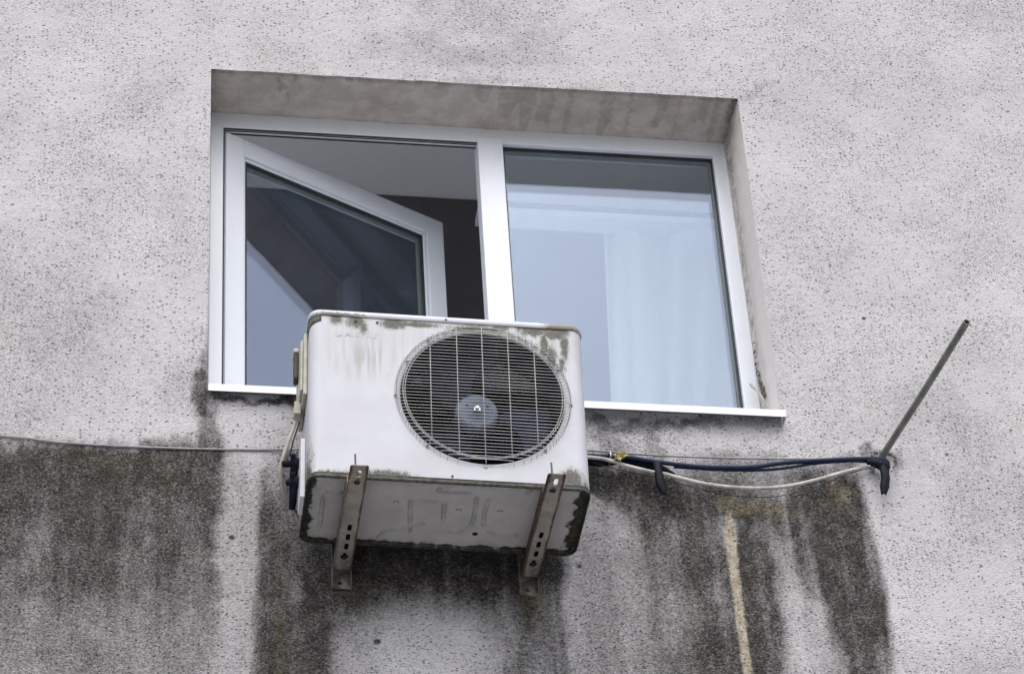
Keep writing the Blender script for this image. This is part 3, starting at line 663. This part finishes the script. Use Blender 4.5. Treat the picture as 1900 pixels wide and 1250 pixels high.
# ------------------------------------------------------------------ curtain and rail
b = bm_(); rng = random.Random(5); nxc, nzc = 120, 40; C0, C1 = 1.33, 1.95; Zt, Zb = 1.180, .05; grid = []
for i in range(nxc):
    u = i/(nxc-1); row = []
    for j in range(nzc):
        v = j/(nzc-1); x = C0+.045*(1-v)+(C1-C0)*u+.05*(1-v)*math.sin(u*3.1); ph = u*21+2.2*math.sin(u*5+.6)+(1-v)*u*3+.5*v*math.sin(u*9)
        y = .47+.042*math.sin(ph)*(.4+.6*v)+.005*math.sin(u*47+v*3)+.02*math.sin(u*5+1)
        row.append(b.verts.new((x+.012*math.cos(ph*.7)*v, y, Zt+(Zb-Zt)*v)))
    grid.append(row)
for i in range(nxc-1):
    for j in range(nzc-1): b.faces.new((grid[i][j], grid[i+1][j], grid[i+1][j+1], grid[i][j+1]))
mc = bpy.data.materials.new('sheer_white_curtain'); mc.use_nodes = True; t = mc.node_tree; n = t.nodes; n.clear()
o_ = n.new('ShaderNodeOutputMaterial'); d_ = n.new('ShaderNodeBsdfDiffuse'); tl = n.new('ShaderNodeBsdfTranslucent'); tp = n.new('ShaderNodeBsdfTransparent'); m1 = n.new('ShaderNodeMixShader'); m2 = n.new('ShaderNodeMixShader')
d_.inputs[0].default_value = (.85, .86, .86, 1); tl.inputs[0].default_value = (.85, .86, .86, 1); m1.inputs[0].default_value = .4; lwc = n.new('ShaderNodeLayerWeight'); lwc.inputs['Blend'].default_value = .5; mrc = n.new('ShaderNodeMapRange'); mrc.inputs['From Min'].default_value = .15; mrc.inputs['From Max'].default_value = .75; mrc.inputs['To Min'].default_value = .66; mrc.inputs['To Max'].default_value = .18; t.links.new(lwc.outputs['Facing'], mrc.inputs['Value']); t.links.new(mrc.outputs[0], m2.inputs[0])
t.links.new(d_.outputs[0], m1.inputs[1]); t.links.new(tl.outputs[0], m1.inputs[2]); t.links.new(m1.outputs[0], m2.inputs[1]); t.links.new(tp.outputs[0], m2.inputs[2]); t.links.new(m2.outputs[0], o_.inputs[0])
cu = build('curtain', b, mc, smooth=True); tag(cu, 'sheer white curtain hanging in folds behind the right window pane', 'curtain')
b = bm_(); box(b, .93, 1.98, .420, .500, 1.165, 1.190); tag(build('curtain_rail', b, M['rail'], bevel=.002), 'thin horizontal curtain rail behind the right window pane', 'curtain rail')

# ------------------------------------------------------------------ air conditioner
ac = empty('air_conditioner', AC0, (0, AC_RY, AC_RZ))
tag(ac, 'dirty white outdoor air conditioner unit with round fan guard, mounted below the window', 'air conditioner')
AW, AD, AH, RC = .80, .315, .602, .034
HC, HR = (.50, .314), .257
# casing: front panel with fan opening, rounded corners, sides
b = bm_()
def cas_profile(r_=RC, ins=0.0, k=8):
    P_ = [(ins, AD)]
    P_ += [(ins+r_-r_*math.cos(math.pi/2*i/k), ins+r_-r_*math.sin(math.pi/2*i/k)) for i in range(k+1)]
    return P_
def sidewrap(bm, sgn, z0, z1):
    k = 10; P_ = [(0.0, AD)]+[(0.0, RC+.25*(1-j/5)) for j in range(5)]+[(RC-RC*math.cos(math.pi/2*i/k), RC-RC*math.sin(math.pi/2*i/k)) for i in range(k+1)]
    zz = [z0+(z1-z0)*j/6 for j in range(7)]
    G_ = [[bm.verts.new(((x if sgn < 0 else AW-x), y, z)) for z in zz] for x, y in P_]
    for i in range(len(P_)-1):
        for j in range(6):
            f_ = bm.faces.new((G_[i][j], G_[i+1][j], G_[i+1][j+1], G_[i][j+1])); f_.smooth = True
sidewrap(b, -1, .012, .582); sidewrap(b, 1, .012, .582)
nH = 96
out_ = [(RC, .012), (AW-RC, .012), (AW-RC, .582), (RC, .582)]
edges = []
for Lp in (out_, circle(HC[0], HC[1], HR, nH)):
    vs = [b.verts.new((u_, 0, v_)) for u_, v_ in Lp]
    for i in range(len(vs)): edges.append(b.edges.new((vs[i], vs[(i+1) % len(vs)])))
bmesh.ops.triangle_fill(b, use_beauty=True, use_dissolve=False, edges=edges)
# pressed ring around the opening, then the inlet bell
rp = [(HR, 0.0), (.2550, .0010), (.2530, .0022), (.2500, .0026), (.2425, .0028), (.2400, .004), (.2385, .007), (.2378, .010)]
rings = [[b.verts.new((HC[0]+r_*math.cos(2*math.pi*i/nH), y_, HC[1]+r_*math.sin(2*math.pi*i/nH))) for i in range(nH)] for r_, y_ in rp]
for A_, B_ in zip(rings[:-1], rings[1:]):
    for i in range(nH):
        f_ = b.faces.new((A_[i], A_[(i+1) % nH], B_[(i+1) % nH], B_[i])); f_.smooth = True
cas = build('casing', b, M['casing'], ac)
# dark fan chamber
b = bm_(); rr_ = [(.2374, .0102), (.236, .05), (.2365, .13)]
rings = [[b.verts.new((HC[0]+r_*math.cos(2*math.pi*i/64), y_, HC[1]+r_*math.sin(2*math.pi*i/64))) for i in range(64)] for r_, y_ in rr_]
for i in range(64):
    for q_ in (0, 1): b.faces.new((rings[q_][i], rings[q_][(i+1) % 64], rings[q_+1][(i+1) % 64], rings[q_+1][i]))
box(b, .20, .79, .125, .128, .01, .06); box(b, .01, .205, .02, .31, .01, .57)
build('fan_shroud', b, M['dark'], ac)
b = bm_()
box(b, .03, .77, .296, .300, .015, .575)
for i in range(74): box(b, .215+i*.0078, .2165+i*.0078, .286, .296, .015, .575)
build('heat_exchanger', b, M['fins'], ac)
b = bm_(); box(b, .4995-.008, .4995+.030, .20, .29, .015, .575); build('motor_mount', b, M['dark'], ac, bevel=.002)
# top cover
b = bm_()
def cover_loop(off, z, y_back=AD+.006):
    r_ = RC+off; k = 10
    L = [(-off, y_back)]+[(-off+r_-r_*math.cos(math.pi/2*i/k), -off+r_-r_*math.sin(math.pi/2*i/k)) for i in range(k+1)]
    L += [(AW-x, y) for x, y in L[::-1]]
    return [b.verts.new((x, y, z)) for x, y in L]
lv = [cover_loop(.0015, .5815), cover_loop(.0035, .5815), cover_loop(.0035, .5965), cover_loop(.0015, .6015), cover_loop(-.003, .6045), cover_loop(-.010, .606)]
for A_, B_ in zip(lv[:-1], lv[1:]):
    m_ = len(A_)
    for i in range(m_):
        j = (i+1) % m_; f_ = b.faces.new((A_[i], A_[j], B_[j], B_[i])); f_.smooth = True
b.faces.new(lv[-1])
cv_ = build('top_cover', b, M['cover'], ac)
# base pan: shallow tray with rounded rim, pressed ribs, punched holes
b = bm_()
holes = [circle(.500, .246, .0085, 14)]
def halfmoon(cx, cy, r_):
    o = [(cx+r_*math.cos(a), cy-r_*.8*math.sin(a)) for a in [math.pi*i/10 for i in range(11)]]
    i_ = [(cx+(r_-.0035)*math.cos(a), cy-(r_-.0035)*.75*math.sin(a)+.0003) for a in [math.pi*(10-i)/10 for i in range(11)]]
    return o+i_
for (cx_, cy_) in ((.258, .116), (.439, .138), (.557, .133)): holes.append(halfmoon(cx_, cy_, .0095))
pan_o = rrect(AW/2, AD/2, AW-.012, AD-.012, RC-.004, 6)
plate(b, pan_o, holes, .001, lambda u_, v_, w_: Vector((u_, v_, .0065+w_)))
rim = [[b.verts.new((u_, v_, z_)) for u_, v_ in rrect(AW/2, AD/2, AW+o_*2, AD+o_*2, RC+o_, 6)] for o_, z_ in ((-.006, .0065), (-.0055, .001), (-.0035, -.004), (0.0, -.0055), (.0018, -.003), (.002, .013), (.0005, .013))]
for A_, B_ in zip(rim[:-1], rim[1:]):
    m_ = len(A_)
    for i in range(m_):
        j = (i+1) % m_; f_ = b.faces.new((A_[i], A_[j], B_[j], B_[i])); f_.smooth = True
AM = Matrix.Translation(AC0) @ Matrix.Rotation(AC_RY, 4, 'Y') @ Matrix.Rotation(AC_RZ, 4, 'Z'); AMI = AM.inverted()
def under(px, py, zl=.0065):              # photo pixel -> spot on the underside of the unit
    d = Vector(_f+_r*(px-950)/FPX-_u*(py-625)/FPX); o = AMI @ Vector(CAM); dl = AMI.to_3x3() @ d
    return o+dl*(zl-o.z)/dl.z
for path in ([(761, 990), (762, 935), (768, 928), (818, 931), (824, 937), (822, 968)], [(700, 1000), (715, 985), (745, 980), (765, 972), (790, 970)], [(817, 903), (819, 912), (880, 914)],
             [(885, 917), (881, 950), (872, 975), (850, 986), (820, 985)], [(908, 920), (899, 950), (897, 978)], [(903, 983), (920, 990), (965, 993)], [(985, 905), (975, 918)], [(600, 912), (640, 913)], [(600, 912), (592, 985)]):
    P_ = [under(*p) for p in path]; P_ = spline(P_, 5)
    tube(b, [p+Vector((0, 0, .0052)) for p in P_], [.0054]+[.0098]*(len(P_)-2)+[.0054], 12, flat=1.0)
bp_ = build('base_pan', b, M['pan'], ac)
b = bm_(); box(b, .02, .78, .02, .30, .0085, .0105); build('inner_tray', b, M['dark'], ac)
# fan guard: horizontal wires with hooked ends, five uprights, two hoops
b = bm_(); GR, GY = .2525, -.016; nw = 43; GC = (.5012, .3165)
for i in range(nw):
    z = GC[1]-.2395+i*.479/(nw-1); h2 = GR**2-(z-GC[1])**2
    if h2 <= .0006: continue
    hx = math.sqrt(h2); jl = random.uniform(-.001, .001); jz = random.uniform(-.0006, .0006)
    def hook(s_):
        x = GC[0]+s_*hx
        return [(x-s_*.006, GY, z+jz), (x-s_*.002, GY+.001, z+jz), (x, GY+.005, z+jz-.0015), (x+s_*.0005, GY+.012, z-.0045), (x, GY+.0155, z-.008)]
    a_ = hook(-1)[::-1]; c_ = hook(1)
    tube(b, a_+[(GC[0]-hx*.5, GY-.001, z+jz), (GC[0], GY-.0015, z+jl), (GC[0]+hx*.5, GY-.001, z+jz)]+c_, .00098, 6)
for (x, z0, z1) in ((.348, .150, .478), (.426, .100, .540), (.500, .070, .562), (.576, .096, .538), (.652, .140, .486)):
    tube(b, [(x, GY+.003, z0), (x, GY+.0024, (z0+z1)/2), (x, GY+.003, z1)], .0015, 6)
for r_, yy in ((.2340, .0015), (.2280, .0035)):
    tube(b, [(GC[0]+r_*math.cos(2*math.pi*i/80), GY+yy+.0012, GC[1]-.002+r_*math.sin(2*math.pi*i/80)) for i in range(80)], .0014, 6, closed=True)
SCR = [(183, .2545), (357, .2545), (270, .2515), (229, .253), (313, .253), (153, .246), (27, .247), (52, .252), (128, .253)]
for a_, r_ in SCR:                         # little eyelets held by the screws
    A_ = math.radians(a_); cx_, cz_ = GC[0]+r_*math.cos(A_), GC[1]-.003+r_*math.sin(A_)
    tube(b, [(cx_+.0042*math.cos(t_), -.0025, cz_+.0042*math.sin(t_)) for t_ in [2*math.pi*i/12 for i in range(12)]], .0011, 5, closed=True)
    tube(b, [(cx_-.004*math.cos(A_), -.0025, cz_-.004*math.sin(A_)), (GC[0]+.240*math.cos(A_), GY+.003, GC[1]-.002+.240*math.sin(A_))], .0011, 5)
build('fan_guard', b, M['wire'], ac, smooth=True)
def screw(p, r_=.0036, nrm='y', mat='screw'):
    b = bm_(); rings = []
    for rr2, yy in ((r_, 0), (r_, -.0012), (r_*.8, -.0028), (r_*.35, -.0034)):
        rings.append([b.verts.new((p[0]+rr2*math.cos(2*math.pi*i/12), p[1]+yy, p[2]+rr2*math.sin(2*math.pi*i/12))) for i in range(12)])
    for A_, B_ in zip(rings[:-1], rings[1:]):
        for i in range(12): b.faces.new((A_[i], A_[(i+1) % 12], B_[(i+1) % 12], B_[i]))
    b.faces.new(rings[-1]); build('screw', b, M[mat], ac, smooth=True)
for k, (a_, r_) in enumerate(SCR):
    A_ = math.radians(a_); screw((GC[0]+r_*math.cos(A_), -.0012, GC[1]-.003+r_*math.sin(A_)), mat='zinc' if k == 2 else 'screw')
screw((.398, -.0036, .590), .0034); screw((.405, -.0006, .022)); screw((.196, -.0006, .566), .004); screw((.133, -.0006, .568), .004)
# fan
fan = empty('fan', (0, 0, 0)); fan.parent = ac
FX, FZ, FY = .492, .318, .070
b = bm_(); prof_ = [(.0001, FY-.004), (.012, FY-.004), (.013, FY-.001), (.052, FY), (.060, FY+.004), (.063, FY+.012), (.063, FY+.07), (.03, FY+.075)]
rings = [[b.verts.new((FX+r_*math.cos(2*math.pi*i/40), y_, FZ+r_*math.sin(2*math.pi*i/40))) for i in range(40)] for r_, y_ in prof_]
for A_, B_ in zip(rings[:-1], rings[1:]):
    for i in range(40):
        f_ = b.faces.new((A_[i], A_[(i+1) % 40], B_[(i+1) % 40], B_[i])); f_.smooth = True
build('hub', b, M['hub'], fan)
b = bm_(); tube(b, [(FX-.001, FY-.018, FZ-.001), (FX-.001, FY-.004, FZ-.001)], .0055, 12); tube(b, [(FX-.001, FY-.010, FZ-.001), (FX-.001, FY-.004, FZ-.001)], .0105, 6); build('hub_nut', b, M['zinc'], fan)
for a_ in (30, 150, 270): b = bm_(); box(b, FX+.035*math.cos(math.radians(a_))-.003, FX+.035*math.cos(math.radians(a_))+.003, FY-.0016, FY-.0002, FZ+.035*math.sin(math.radians(a_))-.002, FZ+.035*math.sin(math.radians(a_))+.002); build('hub_slot', b, M['dark'], fan)

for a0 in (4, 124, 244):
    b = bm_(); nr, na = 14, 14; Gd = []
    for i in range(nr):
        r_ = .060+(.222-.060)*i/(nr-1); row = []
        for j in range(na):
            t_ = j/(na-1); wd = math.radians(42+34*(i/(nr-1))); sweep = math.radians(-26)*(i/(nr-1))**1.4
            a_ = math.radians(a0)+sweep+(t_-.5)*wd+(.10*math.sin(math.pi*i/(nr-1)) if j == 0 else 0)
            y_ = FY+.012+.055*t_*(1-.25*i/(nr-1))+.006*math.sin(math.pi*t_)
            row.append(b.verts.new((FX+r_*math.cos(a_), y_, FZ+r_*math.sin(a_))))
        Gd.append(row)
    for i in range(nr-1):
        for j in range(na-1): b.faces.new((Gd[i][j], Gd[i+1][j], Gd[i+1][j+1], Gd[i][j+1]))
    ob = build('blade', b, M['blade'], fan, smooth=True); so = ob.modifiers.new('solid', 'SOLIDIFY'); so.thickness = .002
# embossed emblem and maker's lettering
tcu = bpy.data.curves.new('t', 'FONT'); tcu.body = 'MISTRE'; tcu.size = .0275; tcu.shear = .28; tcu.extrude = .0003; tcu.bevel_depth = .0003; tcu.bevel_resolution = 1; tcu.space_character = 1.12; tcu.offset = .0006
to = bpy.data.objects.new('t', tcu); col.objects.link(to)
dg_ = bpy.context.evaluated_depsgraph_get(); tme = bpy.data.meshes.new_from_object(to.evaluated_get(dg_)); bpy.data.objects.remove(to)
tme.transform(Matrix.Translation((.0985, -.0001, .5075)) @ Matrix.Rotation(math.radians(90), 4, 'X'))
lo = link('lettering', tme, M['casing'], ac)
b = bm_(); tube(b, [(.080+.0125*math.cos(a), +.0009, .5165+.0095*math.sin(a)) for a in [2*math.pi*i/32 for i in range(32)]], [.0016+.0011*math.cos(2*math.pi*i/32+.8) for i in range(32)], 8, closed=True)
tube(b, spline([(.070, .0006, .521), (.077, .0005, .5205), (.0835, .0005, .5145), (.0865, .0006, .5105)], 5), .0013, 8)
build('emblem', b, M['casing'], ac, smooth=True)
# left side: worn corner patch, wiring cover with grip, clamp, valve plate, valves
b = bm_(); k = 8; G_ = []
for i in range(k+4):
    a_ = math.pi/2*min(i, k)/k*.92+.02; rr2 = RC+.0009
    x_, y_ = RC-rr2*math.cos(math.pi/2-a_*1.0), RC-rr2*math.sin(math.pi/2-a_)
    if i > k: x_ = -.0009; y_ = RC+.05*(i-k)
    t_ = i/(k+3); zt = .5795-.0*t_; zb = .560-.022*t_-.055*max(0, t_-.55)
    G_.append([b.verts.new((x_, y_, zt)), b.verts.new((x_, y_, (zt+zb)/2)), b.verts.new((x_, y_, zb))])
for A_, B_ in zip(G_[:-1], G_[1:]):
    for j in range(2): b.faces.new((A_[j], B_[j], B_[j+1], A_[j+1]))
co_ = build('corner_patch', b, m_plain('bare_grey_metal', (.115, .11, .10), .7, var=.55, scale=90), ac, smooth=True); co_.modifiers.new('s', 'SOLIDIFY').thickness = .0012
b = bm_(); box(b, -.012, -.0008, .06, .24, .335, .56); box(b, -.020, -.012, .075, .225, .36, .545)
build('wiring_cover', b, M['beige'], ac, bevel=.003)
b = bm_(); box(b, -.034, -.020, .135, .175, .452, .552); build('grip', b, m_plain('dark_recess_plastic', (.075, .07, .055), .7), ac, bevel=.006, seg=3)
b = bm_(); box(b, -.037, -.020, .130, .180, .546, .560); build('grip_cap', b, M['beige'], ac, bevel=.004, seg=3)
b = bm_(); box(b, -.032, -.0125, .13, .165, .318, .362); build('cable_clamp', b, M['beige'], ac, bevel=.002)
b = bm_(); box(b, -.014, -.0008, .10, .19, -.002, .205); build('valve_plate', b, M['cover'], ac, bevel=.002)
for (z_, L) in ((.166, .062), (.100, .050)):
    b = bm_(); tube(b, [(-.0145, .17, z_), (-.030, .17, z_), (-.0305, .17, z_), (-L*.8, .168, z_-.004), (-L, .168, z_-.006)], [.017, .017, .011, .0105, .0085], 12)
    tube(b, [(-.026, .17, z_-.004), (-.027, .19, z_-.026), (-.027, .23, z_-.05)], [.011, .012, .010], 10)
    tube(b, [(-.030, .17, z_), (-.032, .15, z_+.018)], [.009, .008], 6)
    build('service_valve', b, M['dark'], ac, bevel=0)
    
# ------------------------------------------------------------------ wall brackets
def make_bracket(label, top_drop, side=1):
    root = empty('wall_bracket', (0, 0, 0)); tag(root, label, 'bracket', 'wall brackets under the air conditioner')
    hw = .0262; ZW0 = 0.0
    b = bm_()
    key = lambda y: [(x, y+v) for x, v in [(.011*math.cos(a), .012*math.sin(a)) for a in [math.radians(k) for k in range(-60, 241, 20)]]]+[(-.005, y-.018), (0, y-.021), (.005, y-.018)]
    fa = lambda u_, v_, w_: Vector((u_, v_, ZW0+w_))
    rc = lambda y0, y1: [(-hw, y0), (hw, y0), (hw, y1), (-hw, y1)]
    q_ = .008; tipc = [(-hw+q_-q_*math.cos(a), -.5275+q_-q_*math.sin(a)) for a in [math.pi/2*i/5 for i in range(6)]]+[(hw-q_+q_*math.sin(a), -.5275+q_-q_*math.cos(a)) for a in [math.pi/2*i/5 for i in range(6)]]+[(hw, -.470), (-hw, -.470)]
    cell(b, tipc, rrect(0.002, -.490, .0125, .030, .006), (.002, -.490), .0026, fa)
    cell(b, rc(-.470, -.425), key(-.448), (0, -.448), .0026, fa)
    solid(b, rc(-.425, -.2605), .0026, fa)
    for y_ in (-.236, -.190, -.144): cell(b, rc(y_-.0245 if y_ < -.2 else y_-.023, y_+.023), rrect(.001, y_, .0125, .031, .006), (.001, y_), .0026, fa)
    cell(b, rc(-.121, -.068), key(-.093), (0, -.093), .0026, fa); solid(b, rc(-.068, -.030), .0026, fa)
    for s_ in (-1, 1):
        x0, x1 = (-hw, -hw+.0026) if s_ < 0 else (hw-.0026, hw)
        box(b, x0+.0001, x1-.0001, -.435, -.030, ZW0+.0027, ZW0+top_drop)
    build('arm', b, m_rusty(side=.22*side, k=.62 if side > 0 else .78, off=.03 if side > 0 else .12), root)
    b = bm_()                               # upright channel screwed to the wall
    hv = .0285
    fb = lambda u_, v_, w_: Vector((u_, -.0065+w_, v_))
    cell(b, [(-hv, -.05), (hv, -.05), (hv, -.012), (-hv, -.012)], circle(-.004, -.031, .0058, 14), (-.004, -.031), .0026, fb)
    solid(b, [(-hv, -.012), (hv, -.012), (hv, .39), (-hv, .39)], .0026, fb)
    for s_ in (-1, 1):
        x0, x1 = (-hv, -hv+.0026) if s_ < 0 else (hv-.0026, hv)
        vs = box(b, x0, x1, -.034, -.0066, -.0495, .389)
        for v in vs:
            if v.co.z < 0 and v.co.y < -.03: v.co.z = -.030; v.co.y = -.024
    build('wall_plate', b, m_rusty('dull_steel_with_rust', .0285, .25, -2, .06), root)
    b = bm_(); tube(b, [(0, -.448, -.006), (0, -.452, .002)], .0072, 6); tube(b, [(0, -.452, .002), (0, -.452, top_drop)], .004, 8)
    rb = m_plain('rusted_bolt', (.035, .028, .022), .8, var=.5, scale=120); build('bolt', b, rb, root)
    b = bm_(); tube(b, [(-.009, -.500, .0027), (-.009, -.500, .060)], .0028, 8); build('bolt', b, M['screw'], root)
    b = bm_(); box(b, -.0235, .0235, -.425, -.034, .010, .012); build('slot_shade_strip', b, M['dark'], root)  # dark strip added behind the slots to paint the channel's inner shade
    b = bm_(); tube(b, [(0, -.095, -.006), (0, -.095, .002)], .0072, 6); build('bolt', b, rb, root)
    return root
br = make_bracket('left wall bracket under the air conditioner, greyer, with a rust line on its right edge', .036)
br.location = (.389, -.001, -.655)
br2 = make_bracket('right wall bracket under the air conditioner, browner with rust and moss below its foot', .024, -1)
br2.location = (.9355, -.001, -.655); br2.rotation_euler = (0, 0, math.radians(.6))

# ------------------------------------------------------------------ cables and pipes
def cable(name, pts, r_, mat, label, cat, group=None, n=10, k=8, wob=0):
    P_ = spline([V(*p) for p in pts], k)
    if wob:
        rg = random.Random(len(pts)); P_ = [p+Vector((0, rg.uniform(-wob, wob), rg.uniform(-wob, wob))) for p in P_]
    b = bm_(); tube(b, P_, r_, n); o = build(name, b, M[mat], smooth=True)
    tag(o, label, cat, group); return o
cable('wall_cable', [(-260, 795, -.008), (0, 808, -.008), (120, 821, -.008), (260, 829, -.008), (400, 833, -.009), (540, 834, -.01), (700, 830, -.03), (900, 830, -.04), (1100, 836, -.03), (1180, 842, -.03), (1300, 848, -.025), (1450, 851, -.02), (1560, 851, -.012), (1632, 850, -.004)],
      .0034, 'gcable', 'thin grey cable running level along the wall from the far left past the unit', 'cable')
cable('insulated_pipe', [(1000, 835, -.05), (1095, 845, -.05), (1155, 847, -.05), (1215, 856, -.05), (1290, 865, -.05), (1345, 867, -.05), (1400, 866, -.048), (1450, 859, -.046), (1520, 854, -.04), (1590, 851, -.035), (1630, 851, -.035), (1646, 857, -.035), (1646, 868, -.02)],
      .0068, 'bluepipe', 'thick dark blue tube sagging from the unit to the foot of the metal pole', 'tube')
cable('black_cable', [(1250, 866, -.03), (1330, 871, -.035), (1400, 872, -.035), (1450, 869, -.035), (1510, 860, -.034), (1580, 855, -.03), (1628, 858, -.02)],
      .0042, 'bluepipe', 'thinner black cable hanging just beneath the dark blue tube', 'cable')
cable('foam_sleeve', [(1000, 850, -.03), (1095, 857, -.03), (1118, 859, -.03), (1160, 856, -.03), (1195, 862, -.032), (1222, 867, -.036), (1238, 875, -.04), (1249, 882, -.042)],
      [.011]*8+[.0115]*8+[.0095]*8+[.0115]*16+[.0105]*9+[.0095]*8, 'foam', 'black foam pipe sleeve ending in a short downturned stub beside the unit', 'pipe sleeve', n=14)
cable('white_cable', [(1000, 838, -.065), (1095, 848, -.065), (1125, 852, -.065), (1160, 863, -.062), (1210, 875, -.058), (1235, 879, -.055), (1260, 886, -.052), (1320, 899, -.05), (1390, 905, -.048), (1450, 903, -.045), (1510, 891, -.04), (1570, 874, -.03), (1600, 868, -.02), (1622, 869, -.002)],
      .0056, 'wcable', 'dirty white cable hanging in the lowest thick loop between unit and pole', 'cable')
cable('black_wire', [(1100, 858, -.04), (1150, 871, -.045), (1210, 884, -.04), (1290, 904, -.03), (1350, 918, -.02), (1400, 922, -.015), (1450, 919, -.015), (1520, 901, -.02), (1570, 880, -.02), (1605, 870, -.01)],
      .0013, 'gasket', 'very thin black wire sagging below the white cable', 'wire', n=6)
def strip(name, pts, ws, mat, label, cat, th=.0022):
    b = bm_(); P_ = spline([V(*p) for p in pts], 6); m_ = len(P_); R_ = []
    for i, p in enumerate(P_):
        t_ = i/(m_-1)*(len(ws)-1); k_ = min(int(t_), len(ws)-2); w_ = ws[k_]+(ws[k_+1]-ws[k_])*(t_-k_)
        c_ = .35*w_*math.sin(i*.9)
        R_.append([b.verts.new(p+Vector((x*w_, yo, 0))) for x, yo in ((-1, .003), (-.4, -.003+c_*.3), (.3, -.004-c_*.3), (1, .004))])
    for A_, B_ in zip(R_[:-1], R_[1:]):
        for j in range(3): b.faces.new((A_[j], A_[j+1], B_[j+1], B_[j]))
    o = build(name, b, M[mat], smooth=True); s_ = o.modifiers.new('solid', 'SOLIDIFY'); s_.thickness = th; s_.offset = 0
    return tag(o, label, cat)
strip('tape_tail', [(1219, 857, -.060), (1223, 878, -.064), (1226, 897, -.062), (1233, 917, -.055)], [.012, .0125, .014, .0145, .008], 'tape', 'black tape end hanging off the foam sleeve nearer the unit', 'tape')
strip('tape_tail', [(1637, 862, -.045), (1643, 880, -.05), (1642, 898, -.047), (1640, 917, -.04)], [.012, .0135, .0135, .014, .007], 'tape', 'black tape end hanging at the foot of the metal pole', 'tape')
# taped lump that ties the lines to the pole
b = bm_(); P_ = spline([V(1608, 856, -.03), V(1622, 858, -.036), V(1634, 862, -.038), V(1644, 866, -.036), V(1645, 878, -.034)], 5)
tube(b, P_, [.004+.012*math.sin(math.pi*min(1, (i+2)/(len(P_)+2)))+.0015*math.sin(i*2.1) for i in range(len(P_))], 12)
tag(build('tape_wrap', b, M['tape'], smooth=True), 'lump of black tape binding the lines where the pole leaves the wall', 'tape')
# cables on the left of the unit
cable('supply_cable', [(553, 772, -.255), (545, 793, -.25), (532, 828, -.235), (523, 857, -.22), (521, 880, -.2), (527, 912, -.16), (538, 936, -.1), (549, 950, -.05), (556, 965, -.01)],
      .0056, 'beige', 'beige supply cable bowing out from the left side of the unit', 'cable')
cable('black_wire', [(556, 782, -.24), (549, 803, -.235), (541, 830, -.225), (538, 846, -.22)], .0022, 'gasket', 'short black wire beside the beige supply cable left of the unit', 'wire', n=6)
# metal clip and yellow scrap
b = bm_(); c_ = V(1131, 850, -.052); tube(b, [c_+Vector((.0, .020*math.cos(a), .0165*math.sin(a))) for a in [2*math.pi*i/20 for i in range(20)]], .0034, 8, closed=True)
tag(build('cable_clip', b, M['zinc'], smooth=True), 'small metal ring clip around the lines right of the unit', 'clip')
b = bm_(); rg = random.Random(11); c0 = V(1146, 848, -.072)
for k in range(17):
    a_ = rg.uniform(0, 2*math.pi); ln = rg.uniform(.014, .026); el = rg.uniform(-.7, .2)
    d_ = Vector((math.cos(a_), el*.8-.2, math.sin(a_)*.8)).normalized(); sd = d_.cross(Vector((rg.uniform(-1, 1), 1, rg.uniform(-1, 1)))).normalized()
    st_ = c0+Vector((rg.uniform(-.012, .014), rg.uniform(-.004, .004), rg.uniform(-.007, .006)))
    R_ = []
    for i in range(5):
        t_ = i/4; w_ = .0062*math.sin(math.pi*(.18+.8*t_)); p = st_+d_*ln*t_+Vector((0, -.008*math.sin(t_*2.4), -.006*t_*t_))
        R_.append([b.verts.new(p-sd*w_), b.verts.new(p+Vector((0, -.0025, 0))), b.verts.new(p+sd*w_)])
    for A_, B_ in zip(R_[:-1], R_[1:]):
        for j in range(2): b.faces.new((A_[j], A_[j+1], B_[j+1], B_[j]))
o = build('yellow_tie', b, M['yellow']); o.modifiers.new('s', 'SOLIDIFY').thickness = .0012
tag(o, 'crumpled pale yellow scrap tied around the dark tube beside the metal clip', 'tie')
# hollow pole
b = bm_(); p0 = V(1633, 852, .02); p1 = V(1794, 597, -.62); dr = (p1-p0).normalized(); RP = .0105
a1 = dr.cross(Vector((0, 0, 1))).normalized(); a2 = a1.cross(dr); rs = []
for (p, r_) in ((p0, RP), (p0.lerp(p1, .5)+Vector((.001, 0, -.003)), RP), (p1, RP), (p1, RP-.0018), (p1-dr*.12, RP-.0018)):
    rs.append([b.verts.new(p+(a1*math.cos(2*math.pi*i/24)+a2*math.sin(2*math.pi*i/24))*r_) for i in range(24)])
for A_, B_ in zip(rs[:-1], rs[1:]):
    for i in range(24): b.faces.new((A_[i], A_[(i+1) % 24], B_[(i+1) % 24], B_[i]))
b.faces.new(rs[-1])
po = build('metal_pole', b, M['pole'], smooth=False)
for f_ in po.data.polygons: f_.use_smooth = True
po.data.set_sharp_from_angle(angle=math.radians(50))
tag(po, 'thin hollow grey metal pole sticking out of the wall, right of the window', 'pole')
# broken plaster ring around the hole where the pole enters
b = bm_(); cb = V(1640, 853, -.001)
for k in range(60):
    a_ = rg.uniform(-.9, 3.3); r_ = rg.gauss(.040, .002); s_ = rg.uniform(.0008, .0022)
    p = cb+Vector((r_*math.cos(a_), rg.uniform(-.002, .001), r_*.8*math.sin(a_)))
    box(b, -s_*1.6, s_*1.6, -s_, s_, -s_, s_, Matrix.Translation(p) @ Matrix.Rotation(rg.uniform(0, 3), 4, 'Y'))
tag(child(build('patched_hole', b, M['crack'], bld)), kind='stuff')

sc.render.engine = 'CYCLES'
sc.cycles.max_bounces = 10; sc.cycles.transparent_max_bounces = 16; sc.cycles.glossy_bounces = 6; sc.cycles.diffuse_bounces = 5
